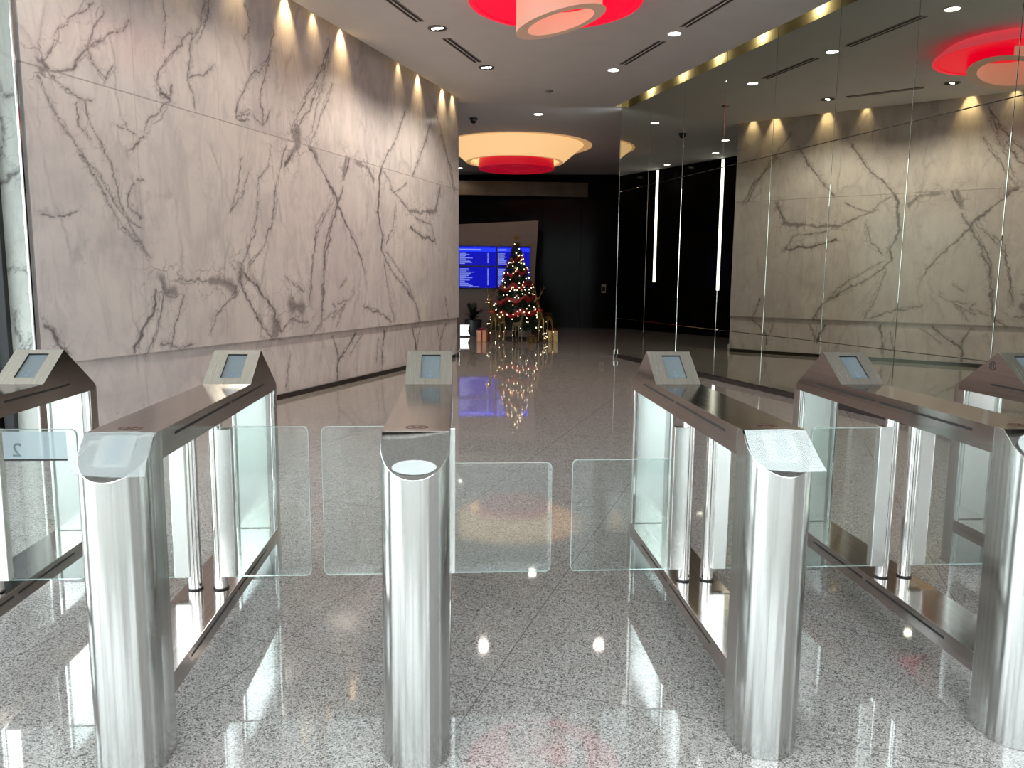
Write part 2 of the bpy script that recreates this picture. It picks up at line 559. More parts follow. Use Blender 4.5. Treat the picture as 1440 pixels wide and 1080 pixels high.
# marble wall: slab grid carrying the traced veins
VEINS = [
 (0.0048, [(5.58,3.85),(5.44,3.71),(5.31,3.58),(5.23,3.52),(5.16,3.38),(5.04,3.23)]),
 (0.0256, [(5.0,3.2),(5.04,3.22),(5.05,3.17),(5.02,3.14)]),
 (0.0129, [(5.05,3.2),(5.08,3.18)]),
 (0.0068, [(4.96,3.14),(5.05,3.15),(5.19,3.18),(5.32,3.23),(5.41,3.33),(5.51,3.42),(5.6,3.61),(5.69,3.83)]),
 (0.0044, [(5.51,3.42),(5.63,3.51),(5.8,3.65),(5.96,3.73),(6.0,3.81)]),
 (0.0043, [(5.51,3.42),(5.56,3.34),(5.68,3.22),(5.76,3.32)]),
 (0.0062, [(4.99,3.07),(5.09,2.9),(5.19,2.76),(5.32,2.6),(5.44,2.42),(5.6,2.22),(5.77,1.94),(5.96,1.8),(6.09,1.68)]),
 (0.0067, [(5.11,3.13),(5.22,3.06),(5.35,3.03),(5.47,3.01),(5.54,3.02)]),
 (0.0031, [(5.47,3.01),(5.48,2.87),(5.6,2.64),(5.73,2.43),(5.79,2.21),(5.85,2.03),(6.01,1.95)]),
 (0.0044, [(5.35,2.52),(5.54,2.38),(5.69,2.2),(5.85,2.0),(6.03,1.74)]),
 (0.0075, [(7.02,4.31),(6.96,4.13),(6.82,3.87),(6.76,3.6),(6.72,3.46),(6.81,3.32),(6.84,3.2)]),
 (0.0073, [(6.83,3.97),(6.6,3.72),(6.37,3.5),(6.29,3.33),(6.35,3.22),(6.48,3.25),(6.47,3.34)]),
 (0.0164, [(6.33,3.23),(6.46,3.22)]),
 (0.0052, [(6.48,3.22),(6.29,3.06),(6.16,2.93),(6.11,2.81),(5.94,2.67)]),
 (0.0047, [(7.09,4.33),(7.0,4.05),(6.89,3.86)]),
 (0.0029, [(6.72,3.46),(7.13,3.68)]),
 (0.0035, [(5.88,2.89),(5.91,2.81),(6.01,2.8)]),
 (0.0026, [(5.76,2.84),(5.85,2.83)]),
 (0.0081, [(8.2,4.36),(8.15,4.13),(7.99,3.91),(7.67,3.65),(7.52,3.41),(7.45,3.22),(7.68,3.23)]),
 (0.0052, [(8.15,4.13),(7.98,3.76),(7.9,3.52),(7.95,3.24)]),
 (0.0052, [(7.48,3.26),(7.71,3.34),(7.95,3.22),(8.09,3.45)]),
 (0.0481, [(8.62,3.28),(8.65,3.19)]),
 (0.0475, [(8.64,3.13),(8.5,3.01)]),
 (0.0192, [(8.5,3.01),(8.37,2.85)]),
 (0.0086, [(9.43,4.56),(9.26,4.22),(9.01,3.92),(8.7,3.58),(8.51,3.27)]),
 (0.0056, [(9.43,4.56),(9.29,4.11),(9.08,3.65),(8.95,3.34)]),
 (0.005, [(8.07,3.04),(8.02,2.81),(7.83,2.63),(7.81,2.33),(7.7,2.03),(7.6,1.8),(7.47,1.61)]),
 (0.005, [(8.4,3.09),(8.25,2.8),(8.14,2.52),(8.05,2.13),(7.88,1.85),(7.62,1.65)]),
 (0.0147, [(7.47,1.61),(7.5,1.54),(7.73,1.39),(8.03,1.11),(8.15,0.83)]),
 (0.0125, [(7.41,1.54),(7.48,1.35),(7.71,1.05),(8.01,0.76)]),
 (0.0356, [(7.47,1.59),(7.43,1.48)]),
 (0.0457, [(8.09,0.93),(8.03,0.82)]),
 (0.0567, [(8.41,1.16),(8.62,1.11)]),
 (0.0314, [(6.94,1.45),(7.21,1.43),(7.34,1.34)]),
 (0.0351, [(7.07,1.46),(7.26,1.4)]),
 (0.0057, [(6.74,1.46),(6.97,1.45)]),
 (0.0047, [(6.41,1.45),(6.74,1.46)]),
 (0.0397, [(6.21,1.46),(6.26,1.35),(6.38,1.36)]),
 (0.0172, [(6.13,1.34),(6.1,1.15),(5.96,0.99),(5.84,0.78)]),
 (0.007, [(6.22,1.3),(6.15,0.98),(6.01,0.74)]),
 (0.0038, [(7.4,1.32),(7.02,1.11),(6.91,0.9)]),
 (0.0036, [(6.54,1.3),(6.37,0.97),(6.32,0.78)]),
 (0.0074, [(6.19,0.85),(6.43,0.77),(6.62,0.79)]),
 (0.0161, [(4.91,1.09),(4.98,1.02),(5.04,0.88),(5.1,0.82)]),
 (0.0055, [(8.29,1.51),(8.49,1.41),(8.67,1.3)]),
 (0.0055, [(8.15,0.83),(8.43,0.98),(8.8,0.9)]),
 (0.009, [(9.42,2.22),(9.19,1.69),(9.13,1.25),(9.07,0.82)]),
 (0.0055, [(9.01,2.15),(8.91,1.68),(8.81,1.17)]),
 (0.0045, [(9.22,2.33),(9.01,2.15)]),
 (0.0027, [(6.45,4.13),(6.46,3.89),(6.4,3.69)]),
 (0.0026, [(7.69,4.49),(7.77,4.34),(7.64,4.1)]),
 (0.0025, [(5.38,2.99),(5.4,2.77),(5.5,2.68)]),
 (0.0021, [(4.95,1.98),(5.17,2.01),(5.31,2.05)]),
 (0.0031, [(5.92,2.34),(5.88,2.16),(6.02,2.05)]),
 (0.0035, [(5.96,2.39),(6.04,2.39)]),
 (0.0027, [(7.57,2.82),(7.44,2.51),(7.31,2.22)]),
 (0.0027, [(7.68,2.69),(7.49,2.38),(7.31,2.22)]),
 (0.0143, [(8.91,3.13),(9.16,2.93),(9.5,2.62),(9.69,2.34),(10.03,1.99),(10.29,1.59)]),
 (0.0239, [(8.94,3.13),(9.09,3.02)]),
 (0.0107, [(9.71,2.75),(9.49,2.34),(9.27,2.04),(9.18,1.7),(9.17,1.32),(9.07,0.86),(8.91,0.75)]),
 (0.0064, [(9.49,2.55),(9.16,2.2),(8.97,2.02),(8.94,1.69),(8.83,1.33)]),
 (0.0274, [(9.79,3.12),(9.71,2.9)]),
 (0.0161, [(9.89,3.13),(9.8,2.97)]),
 (0.0244, [(10.11,3.12),(10.43,3.08),(10.57,2.93)]),
 (0.0198, [(10.83,3.13),(10.77,2.82),(10.71,2.49),(10.85,2.12),(10.79,1.93)]),
 (0.0066, [(10.93,3.12),(11.24,2.82),(11.69,3.02)]),
 (0.008, [(11.13,2.86),(11.57,2.71),(11.8,2.58)]),
 (0.026, [(11.8,2.6),(12.35,2.6),(12.88,2.69),(13.06,3.1)]),
 (0.0171, [(11.85,2.33),(12.28,2.2),(12.81,2.17)]),
 (0.0075, [(11.34,2.64),(11.22,2.29),(10.95,2.03)]),
 (0.0086, [(12.03,2.49),(12.67,2.43),(12.87,2.12)]),
 (0.0109, [(10.79,1.93),(11.1,1.65),(11.54,1.4),(12.01,1.08),(12.19,0.75)]),
 (0.0054, [(10.95,1.93),(11.54,1.55),(11.95,1.14)]),
 (0.0107, [(12.69,4.19),(12.43,3.78),(12.05,3.31),(11.93,3.2)]),
 (0.0099, [(11.65,4.09),(11.36,3.66),(10.93,3.26),(10.83,3.1)]),
 (0.0091, [(13.1,4.0),(13.53,3.51),(13.75,3.14)]),
 (0.006, [(12.83,4.48),(13.31,3.82),(13.68,3.14)]),
 (0.0089, [(13.3,1.11),(13.44,0.75)]),
 (0.0101, [(10.23,1.08),(10.67,1.02),(11.13,0.81)]),
 (0.007, [(9.52,1.15),(9.82,1.18),(9.96,1.32)]),
 (0.0069, [(9.57,1.36),(9.75,1.49)]),
 (0.0045, [(9.39,0.93),(9.73,1.14),(9.47,0.84)]),
 (0.0041, [(10.89,1.74),(11.09,1.06),(11.24,0.8)]),
 (0.0045, [(9.15,0.95),(9.48,1.02),(9.4,1.15)]),
 (0.0083, [(9.13,3.95),(8.97,3.68),(8.6,3.34),(8.53,3.26)]),
 (0.0065, [(9.47,4.03),(9.18,3.57),(8.95,3.21)]),
 (0.0135, [(10.03,0.68),(9.8,0.51),(9.53,0.31),(9.51,0.09)]),
 (0.009, [(9.42,0.67),(9.54,0.44),(9.53,0.27)]),
 (0.0199, [(10.92,0.69),(10.85,0.18)]),
 (0.0073, [(10.76,0.58),(10.64,0.2)]),
 (0.0136, [(11.94,0.66),(12.06,0.49),(12.1,0.28)]),
 (0.0081, [(12.26,0.67),(12.1,0.28)]),
 (0.0116, [(13.44,0.69),(13.15,0.42),(13.1,0.2)]),
 (0.0087, [(13.0,0.6),(13.1,0.36)]),
 (0.0041, [(8.4,0.54),(8.31,0.11)]),
 (0.0058, [(10.26,0.66),(9.89,0.41)]),
]

rng = np.random.default_rng(3)


def vnoise(x, y, s, seed):
    """smooth value noise on arrays"""
    g = np.random.default_rng(seed).random((128, 128))
    u, w = x * s + 17.3, y * s + 9.1
    i, j = np.floor(u).astype(int), np.floor(w).astype(int)
    fu, fw = u - i, w - j
    fu, fw = fu * fu * (3 - 2 * fu), fw * fw * (3 - 2 * fw)
    g00, g10 = g[i % 128, j % 128], g[(i + 1) % 128, j % 128]
    g01, g11 = g[i % 128, (j + 1) % 128], g[(i + 1) % 128, (j + 1) % 128]
    return (g00 * (1 - fu) + g10 * fu) * (1 - fw) + (g01 * (1 - fu) + g11 * fu) * fw


def vein_field(X, Z, veins):
    """dark core of the traced veins and a soft halo for the crackle around them"""
    F, Hh = np.zeros_like(X), np.zeros_like(X)
    for strand in (0, 1):
        o = 40 * strand
        wx = X + 0.05 * (vnoise(X, Z, 5, 1 + o) - .5) + 0.035 * (vnoise(X, Z, 13, 2 + o) - .5) + .022 * (vnoise(X, Z, 31, 5 + o) - .5)
        wz = Z + 0.05 * (vnoise(X, Z, 5, 3 + o) - .5) + 0.035 * (vnoise(X, Z, 13, 4 + o) - .5) + .022 * (vnoise(X, Z, 31, 6 + o) - .5)
        if strand:
            wx = wx + 0.09 * (vnoise(X, Z, 2.3, 70) - .5)
            wz = wz + 0.05 * (vnoise(X, Z, 2.3, 71) - .5)
        thick = 0.5 + 1.1 * vnoise(X, Z, 9, 8 + o)
        for w0, pts in veins:
            blob = w0 > .021
            if strand and (blob or w0 < .004):
                continue
            w = w0 * (1.55 if blob else 1.0) * (.5 if strand else 1)
            w = max(w, 0.0062)
            for (ax, az), (bx, bz) in zip(pts, pts[1:]):
                mrg = 4 * w + 0.25
                sel = ((X > min(ax, bx) - mrg) & (X < max(ax, bx) + mrg) & (Z > min(az, bz) - mrg) & (Z < max(az, bz) + mrg))
                if not sel.any():
                    continue
                px, pz = wx[sel], wz[sel]
                dx, dz = bx - ax, bz - az
                L = dx * dx + dz * dz + 1e-9
                k = np.clip(((px - ax) * dx + (pz - az) * dz) / L, 0, 1)
                dist = np.hypot(px - ax - k * dx, pz - az - k * dz)
                core = np.clip(1.35 - dist / (w * thick[sel]), 0, 1)
                soft = 0.20 * np.exp(-(dist / (2.5 * w + .015)) ** 2)
                top = (.55 if strand else .68 if blob else .88 if w > .011 else .74)
                F[sel] = np.maximum(F[sel], np.clip(core * top + soft * (1 - strand) * (.3 if blob else 1), 0, 1))
                Hh[sel] = np.maximum(Hh[sel], min(1, .35 + 30 * w) * np.exp(-(dist / (.05 + 3 * w)) ** 2))
    return F, Hh


def marble_sheet(x0, x1, z0, z1, step, veins, y=0.0, depth=0.25):
    nx, nz = int(round((x1 - x0) / step)) + 1, int(round((z1 - z0) / step)) + 1
    gx, gz = np.meshgrid(np.linspace(x0, x1, nx), np.linspace(z0, z1, nz))
    F, Hh = vein_field(gx, gz, veins)
    co = np.stack([gx.ravel(), np.full(gx.size, y), gz.ravel()], 1)
    idx = np.arange(gx.size).reshape(nz, nx)
    q = np.stack([idx[:-1, :-1], idx[:-1, 1:], idx[1:, 1:], idx[1:, :-1]], -1).reshape(-1, 4)
    k = len(co)
    back = np.array([(x0, y, z0), (x1, y, z0), (x1, y, z1), (x0, y, z1), (x0, y + depth, z0), (x1, y + depth, z0), (x1, y + depth, z1), (x0, y + depth, z1)])
    bq = np.array([(0, 4, 5, 1), (1, 5, 6, 2), (2, 6, 7, 3), (3, 7, 4, 0), (4, 7, 6, 5)]) + k
    return np.vstack([co, back]), np.vstack([q, bq]), np.concatenate([np.stack([F.ravel(), Hh.ravel()], 1), np.zeros((8, 2))])


def marble_object(name, sheets, mat, loc, rotz):
    off, V, Q, A = 0, [], [], []
    for v_, q_, a_ in sheets:
        V.append(v_)
        Q.append(q_ + off)
        A.append(a_)
        off += len(v_)
    V, Q, A = np.vstack(V), np.vstack(Q), np.concatenate(A)
    me = bpy.data.meshes.new(name)
    me.vertices.add(len(V))
    me.vertices.foreach_set('co', V.astype(np.float32).ravel())
    me.loops.add(Q.size)
    me.loops.foreach_set('vertex_index', Q.astype(np.int32).ravel())
    me.polygons.add(len(Q))
    me.polygons.foreach_set('loop_start', np.arange(0, Q.size, 4, dtype=np.int32))
    at = me.attributes.new('vein', 'FLOAT', 'POINT')
    at.data.foreach_set('value', np.ascontiguousarray(A[:, 0], dtype=np.float32))
    at = me.attributes.new('vein_halo', 'FLOAT', 'POINT')
    at.data.foreach_set('value', np.ascontiguousarray(A[:, 1], dtype=np.float32))
    me.materials.append(mat)
    me.update(calc_edges=True)
    me.validate()
    o = bpy.data.objects.new(name, me)
    COL.objects.link(o)
    o.location, o.rotation_euler = loc, (0, 0, rotz)
    return structure(o)


pL = ML['n'] * ML['d']
rzL = math.atan2(ML['t'].y, ML['t'].x)
marble_object('wall_left', [marble_sheet(T0, T1, 0.762, 5.05, 0.012, VEINS), marble_sheet(T0, T1, 0.0, 0.762, 0.012, VEINS, 0.035, 0.215)],
              M['marble'], pL, rzL)
o = obj('baseboard_left', boxes((T0, T1, 0.0, 0.034, 0.0, 0.065)), M['skirting'])
o.location, o.rotation_euler = pL, (0, 0, rzL)
structure(o)

# return panel of the same marble toned for daylight, polished corner strip and dark door frame at the near end of the marble wall
RV = [(.012, [(0.0, 2.2), (.1, 2.3), (.25, 2.42)]), (.007, [(0, 1.52), (.08, 1.56), (.2, 1.53)]), (.006, [(0, .8), (.1, .9), (.2, 1.05)]), (.006, [(0.02, 1.2), (.05, .95), (.12, .8)]), (.006, [(0, 3.1), (.1, 2.9), (.2, 2.95)]), (.006, [(.02, 2.9), (.06, 2.6), (.03, 2.4)])]
marble_object('wall_front_left', [marble_sheet(0.0, 0.17, 0.0, 5.05, 0.016, RV, 0.0, 0.2)], M['marble_plain'], Vector((-3.62, 6.61, 0)), 0.0)
structure(obj('trim_1', boxes((-3.448, -3.428, 6.585, 6.80, 0.0, 4.73)), M['chrome'], bevel=0.006))
structure(obj('trim_2', boxes((-3.70, -3.62, 6.55, 6.80, 0, CH), (-3.82, -3.73, 6.50, 6.80, 0, CH), (-4.2, -3.85, 6.55, 6.80, 0, CH), (-3.85, -3.6, 6.7, 6.8, 0, CH)), M['dark_metal'], bevel=0.005))

# mirror wall
bm = bmesh.new()
G = 0.003
ts = [MT1 - 1.19 * k for k in range(12)]
for t1_, t0_ in zip(ts, ts[1:]):
    for z0, z1 in ((0.07, 0.774), (0.774, 3.170), (3.170, 5.1)):
        c, s = [], 0.004
        box(bm, t0_ + G, t1_ - G, -0.02, 0.0, z0 + G, z1 - G, 0)
box(bm, MT0, MT1, -0.10, -0.021, 0, 5.1, 1)
o = obj('wall_right', bm, [M['mirror'], M['mirror_back']], bevel=0.003, segs=1)
pR = MR['n'] * MR['d']
rzR = math.atan2(MR['t'].y, MR['t'].x)
o.location, o.rotation_euler = pR, (0, 0, rzR)
structure(o)
o = obj('baseboard_right', boxes((MT0, MT1, 0.0, 0.012, 0, 0.07)), M['skirting'])
o.location, o.rotation_euler = pR, (0, 0, rzR)
structure(o)
o = obj('trim_3', boxes((MT1, MT1 + .02, -0.10, 0.004, 0, CH)), M['chrome'], bevel=0.004)
o.location, o.rotation_euler = pR, (0, 0, rzR)
structure(o)

# back hall
structure(obj('wall_hall_left', boxes((-3.2, -3.0, 15.3, 26, 0, CH)), M['black_wall']))
structure(obj('wall_hall_right', boxes((7.2, 7.4, 15.2, 26, 0, CH)), M['black_wall']))
bm = bmesh.new()
bx0, by0, bx1, by1 = -3.2, 25.55, 7.4, 24.05
for k in range(9):
    u0, u1 = k / 9, (k + 1) / 9
    xa, xb = bx0 + (bx1 - bx0) * u0 + .004, bx0 + (bx1 - bx0) * u1 - .004
    ya, yb = by0 + (by1 - by0) * u0, by0 + (by1 - by0) * u1
    prism(bm, [(xa, ya), (xb, yb), (xb, yb + .2), (xa, ya + .2)], 0, CH)
prism(bm, [(bx0, by0 + .21), (bx1, by1 + .21), (bx1, by1 + .3), (bx0, by0 + .3)], 0, CH)
structure(obj('wall_back', bm, M['black_wall']))
structure(obj('wall_hall_front', boxes((3.22, 7.4, 15.2, 15.35, 0, CH)), M['black_wall']))
M['bulkhead'] = plain('brown_bulkhead', (0.10, 0.062, 0.036), 0.4, var=.3, scale=3)
structure(obj('trim_4', boxes((-0.6, 4.0, 24.2, 24.45, 4.02, 4.45)), M['bulkhead'], bevel=.01))  # brown box set before the back wall below the ceiling
# outer shell of the lobby behind the camera
structure(obj('wall_front', boxes((-8, 10, -1.9, -1.7, 4.45, CH), (4.4, 10, -1.9, -1.7, 0, 4.45)), M['ceiling']))
bm = bmesh.new()
for x in (-8, -5.4, -3.0, -0.75, 1.5, 2.9, 4.3):
    box(bm, x - .06, x + .06, -1.86, -1.74, 0, 4.45)
box(bm, -8, 4.4, -1.86, -1.74, 2.35, 2.45)
structure(obj('window_1', bm, M['dark_metal']))
structure(obj('wall_outer_right', boxes((6.35, 6.5, -1.7, 2.0, 0, CH)), M['ceiling']))
bm = bmesh.new()
for y in (-1.6, 1.2, 4.0, 6.5):
    box(bm, -7.95, -7.83, y - .06, y + .06, 0, CH)
structure(obj('window_2', bm, M['dark_metal']))
structure(obj('wall_outer_left', boxes((-8, -4.2, 6.7, 6.9, 0, CH), (-8, -7.9, 6.9, 26, 0, CH)), M['ceiling']))

# unseen houses across the street, added to dim the steel's reflections
M['facade'] = plain('pale_street_facade', (0.42, 0.42, 0.41), 0.8, var=0.1, scale=.6)
M['facade_glass'] = plain('dark_window_glass', (0.03, 0.035, 0.04), 0.15)
for k, (x0, x1, yb_, h) in enumerate(((-30, -9, -21, 10.5), (-8.5, 3.5, -23, 9.5), (4, 30, -20, 11.0))):
    bm = boxes((x0, x1, yb_ - 6, yb_, -.01, h))
    x = x0 + 1.2
    while x < x1 - 2:
        for zz in (.9, 4.0, 7.0):
            box(bm, x, x + 1.3, yb_ - .01, yb_ + .02, zz, zz + 1.8, 1)
        x += 3.1
    structure(obj('wall_street', bm, [M['facade'], M['facade_glass']]))

# ---------------------------------------------------------------- turnstiles
W2 = 0.1033                      # half width
ZC = 1.036                       # top of the cap
ZL = 0.948                       # underside of the cap
YF = 2.357                       # where the front slope meets the cap
FS = 0.83                        # front slope
YC, YPB = 2.3185, 2.3965         # front post: centre of the rounding, flat back
YB, YT, ZT = 3.4317, 3.6255, 1.167  # display: lower edge, peak
RS = 0.68                        # rear slope
YPF, YR = 3.850, 3.900           # rear post: flat face, centre of the rounding
ZRT, ZRB = 0.254, 0.182          # lower rail
YP = 3.08                        # pivot posts
ORG = 2.3185                     # turnstile origin (y)
MT = M


def arc(cx, cy, r, a0, a1, n):
    return [(cx + r * math.cos(R(a0 + (a1 - a0) * i / n)), cy + r * math.sin(R(a0 + (a1 - a0) * i / n))) for i in range(n + 1)]


def sh(p):
    return (p[0], p[1] - ORG)


def slope_front(x, y):
    y = y + ORG
    return ZC if y >= YF else ZC - FS * (YF - y)


def slope_rear(x, y):
    y = y + ORG
    return ZT - RS * (y - YT)


def turnstile(x, label, film=False, reader=True, icon=False, emblem=False, left=None, right=None):
    """left / right: (reach of the glass leaf from the centre line, top height) or None"""
    t = thing('turnstile', label, 'turnstile', (x, ORG, 0), 0, 'stainless steel turnstiles in a row')
    # front post: flat back, half round front, top cut on a slope
    foot = [(W2, YPB), (W2, YF)] + arc(0, YC, W2, 0, -180, 40) + [(-W2, YF), (-W2, YPB)]
    bm = bmesh.new()
    prism(bm, [sh(p) for p in foot], 0.0, slope_front)
    post = obj('front_post', bm, MT['steel_v'], t, smooth=30, bevel=0.0015)
    # reader set in the sloping top
    dy, dz = -1 / math.hypot(1, FS), -FS / math.hypot(1, FS)
    ny, nz = FS / math.hypot(1, FS) * -1, 1 / math.hypot(1, FS)

    def on_slope(u, s, h=0.0):
        return (u, YF + dy * s + ny * h - ORG, ZC + dz * s + nz * h)
    if reader:
        bm = bmesh.new()
        ring = [(-.047, .014), (.052, .014), (.052, .128), (-.047, .128)]
        lo = [bm.verts.new(on_slope(u, s, -.001)) for u, s in ring]
        hi = [bm.verts.new(on_slope(u, s, .0025)) for u, s in ring]
        for i in range(4):
            bm.faces.new((lo[i], lo[(i + 1) % 4], hi[(i + 1) % 4], hi[i]))
        bm.faces.new(hi)
        rd = obj('card_reader', bm, MT['reader'], t, bevel=0.001)
        bm = bmesh.new()
        quad(bm, [on_slope(u, s, .0032) for u, s in ((-.016, .02), (.030, .02), (.030, .118), (-.016, .118))])
        obj('reader_window', bm, MT['reader_window'], rd)
    if film:
        bm = bmesh.new()
        fu, fs, fc = (.088, .062, .078) if film == 4 else (.066, .027, .138)
        flush = [(fu * math.cos(q), fc + fs * math.sin(q)) for q in [2 * math.pi * i / 24 for i in range(24)]]
        a = [(-.099, .006), (-.04, .002), (.04, .004), (.099, .006), (.108, .13), (.116, .168), (.03, .172), (-.06, .165), (-.094, .155), (-.100, .08)]
        if film >= 3:
            a = flush
        lo = [bm.verts.new(on_slope(u, s, .0015 if film >= 3 else .007 + .003 * math.sin(9 * s * 20 + u * 40))) for u, s in a]
        hi = [bm.verts.new(v.co + Vector((0, ny * .0012, nz * .0012))) for v in lo]
        bm.faces.new(lo)
        bm.faces.new(list(reversed(hi)))
        for i in range(len(lo)):
            bm.faces.new((lo[i], hi[i], hi[(i + 1) % len(lo)], lo[(i + 1) % len(lo)]))
        f = obj('protective_film', bm, MT['film' if film == 1 else 'film_bright'], t)
        f['label'] = 'pale film on the sloping front' if film >= 3 else 'loose clear film over the reader'
    # top cap, slotted along both sides
    bm = bmesh.new()
    y0, y1 = YF - ORG, YR - ORG
    box(bm, -W2, W2, YPB - ORG, 3.80 - ORG, ZL, ZC)
    box(bm, -W2, W2, YF - ORG + .0003, YPB - ORG - .0003, ZC - .0005, ZC)
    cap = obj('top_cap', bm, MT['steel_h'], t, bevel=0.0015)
    for s in (-1, 1):
        for a, b in ((2.505, 3.10), (3.135, 3.655)):
            obj('cap_slot', boxes((s * W2 - .0006, s * W2 + .0006, a - ORG, b - ORG, 1.001, 1.010)), MT['black_slot'], cap)
    # round status mark let into the cap
    bm = bmesh.new()
    cyk = 2.425 - ORG
    n = 36
    for r0, r1 in ((.030, .036),):
        for i in range(n):
            a, b = 2 * math.pi * i / n, 2 * math.pi * (i + 1) / n
            quad(bm, [(r * math.cos(q), cyk + r * math.sin(q) * .82, ZC + .0006) for r, q in ((r0, a), (r1, a), (r1, b), (r0, b))])
    for s in (-1, 1):
        d = Vector((1, s, 0)).normalized() * .022
        e = Vector((-s, 1, 0)).normalized() * .004
        quad(bm, [(v.x, v.y + cyk, ZC + .0006) for v in (-d - e, d - e, d + e, -d + e)])
    obj('status_mark', bm, MT['mark'], cap)
    # display head: wedge with a recessed screen in its near face
    L = math.hypot(YT - YB, ZT - ZC)
    ey, ez = (YT - YB) / L, (ZT - ZC) / L
    hy, hz = -ez, ey

    def on_face(u, s, h=0.0):
        return (u, YB + ey * s + hy * h - ORG, ZC + ez * s + hz * h)
    us, ss = (-.037, .050), (.043, .206)
    bm = bmesh.new()
    grid = {}
    for i, u in enumerate((-W2, us[0], us[1], W2)):
        for j, s in enumerate((0, ss[0], ss[1], L)):
            grid[i, j] = bm.verts.new(on_face(u, s))
    for i in range(3):
        for j in range(3):
            if (i, j) != (1, 1):
                bm.faces.new((grid[i, j], grid[i + 1, j], grid[i + 1, j + 1], grid[i, j + 1]))
    deep = {}
    for i, u in ((1, us[0]), (2, us[1])):
        for j, s in ((1, ss[0]), (2, ss[1])):
            deep[i, j] = bm.verts.new(on_face(u, s, -.009))
    cyc = [(1, 1), (2, 1), (2, 2), (1, 2)]
    for a, b in zip(cyc, cyc[1:] + cyc[:1]):
        f = bm.faces.new((grid[a], grid[b], deep[b], deep[a]))
        f.material_index = 1
    # sides, back slope and floor of the wedge
    yr = YR - ORG
    zr = slope_rear(0, yr)
    side = {}
    for k, xx in ((0, -W2), (3, W2)):
        side[k] = (bm.verts.new((xx, yr, zr)), bm.verts.new((xx, yr, ZL)), bm.verts.new((xx, 3.80 - ORG, ZL)), bm.verts.new((xx, 3.80 - ORG, ZC)))
        col = [grid[k, j] for j in range(4)]
        bm.faces.new(col + [side[k][0], side[k][1], side[k][2], side[k][3]]).material_index = 2  # sides coloured darker than the face, for the dark they reflect
    top = [grid[i, 3] for i in range(4)]
    bm.faces.new(top + [side[3][0], side[0][0]])
    bm.faces.new([side[0][1], side[0][0], side[3][0], side[3][1]])
    bm.faces.new([side[0][2], side[0][1], side[3][1], side[3][2]])
    bm.faces.new([side[0][3], side[0][2], side[3][2], side[3][3]])
    bm.faces.new([grid[i, 0] for i in (3, 2, 1, 0)] + [side[0][3], side[3][3]])
    head = obj('display_head', bm, [MT['steel_face'], MT['black_slot'], MT['steel_h']], t)
    bm = bmesh.new()
    quad(bm, [on_face(u, s, -.0085) for u, s in ((us[0], ss[0]), (us[1], ss[0]), (us[1], ss[1]), (us[0], ss[1]))])
    scr = obj('display_screen', bm, MT['lcd'], head)
    bm = bmesh.new()
    for poly in (((.003, .10), (.009, .10), (.009, .068), (.003, .068)), ((-.008, .070), (.020, .070), (.006, .056))):
        quad(bm, [on_face(u, s, -.0080) for u, s in poly]) if len(poly) == 4 else bm.faces.new([bm.verts.new(on_face(u, s, -.0080)) for u, s in poly])
    obj('direction_arrow', bm, MT['lcd_ink'], scr)
    if emblem:
        bm = bmesh.new()
        cx_, cyy, czz = -W2 - .0006, 3.655 - ORG, 1.098
        for i in range(28):
            a, b = 2 * math.pi * i / 28, 2 * math.pi * (i + 1) / 28
            quad(bm, [(cx_, cyy + 1.6 * r * math.cos(q), czz + 1.45 * r * math.sin(q)) for r, q in ((.0128, a), (.0158, a), (.0158, b), (.0128, b))])
        for yy, z0, z1 in ((-.008, -.011, .011), (.008, -.011, .011)):
            quad(bm, [(cx_, cyy + yy - .0012, czz + z0), (cx_, cyy + yy + .0012, czz + z0), (cx_, cyy + yy + .0012, czz + z1), (cx_, cyy + yy - .0012, czz + z1)])
        for zz in (-.011, 0.0, .011):
            quad(bm, [(cx_, cyy - .008, czz + zz - .0012), (cx_, cyy + .008, czz + zz - .0012), (cx_, cyy + .008, czz + zz + .0012), (cx_, cyy - .008, czz + zz + .0012)])
        obj('round_emblem', bm, MT['black_slot'], head)
    # rear post
    wr = W2 - .0008
    foot = [(-wr, YPF), (-wr, YR)] + arc(0, YR, wr, 180, 0, 40)[1:] + [(wr, YPF)]
    bm = bmesh.new()
    prism(bm, [sh(p) for p in reversed(foot)], 0.0, lambda x, y: slope_rear(x, y) - .001)
    rp = obj('rear_post', bm, MT['steel_v'], t, smooth=30, bevel=0.0015)
    obj('post_panel', boxes((-.078, .062, YPF - ORG - .006, YPF - ORG + .002, ZRT + .004, ZL - .004), (-.078, .062, YPF - ORG - .006, YPF - ORG + .002, 0.012, ZRB - .004)), MT['panel'], rp, bevel=0.001)
    for s in (-1, 1):
        obj('edge_strip', boxes((s * .092 - .006, s * .092 + .006, YPF - ORG - .012, YPF - ORG + .002, 0.004, ZL - .002)), MT['chrome'], rp, bevel=0.002)
    # lower rail
    bm = boxes((-W2, W2, YPB - ORG, YPF - ORG, ZRB, ZRT))
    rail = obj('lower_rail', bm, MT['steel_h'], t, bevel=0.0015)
    for s in (-1, 1):
        for a, b in ((2.56, 3.10), (3.135, 3.60)):
            obj('rail_slot', boxes((s * W2 - .0006, s * W2 + .0006, a - ORG, b - ORG, .222, .231)), MT['black_slot'], rail)
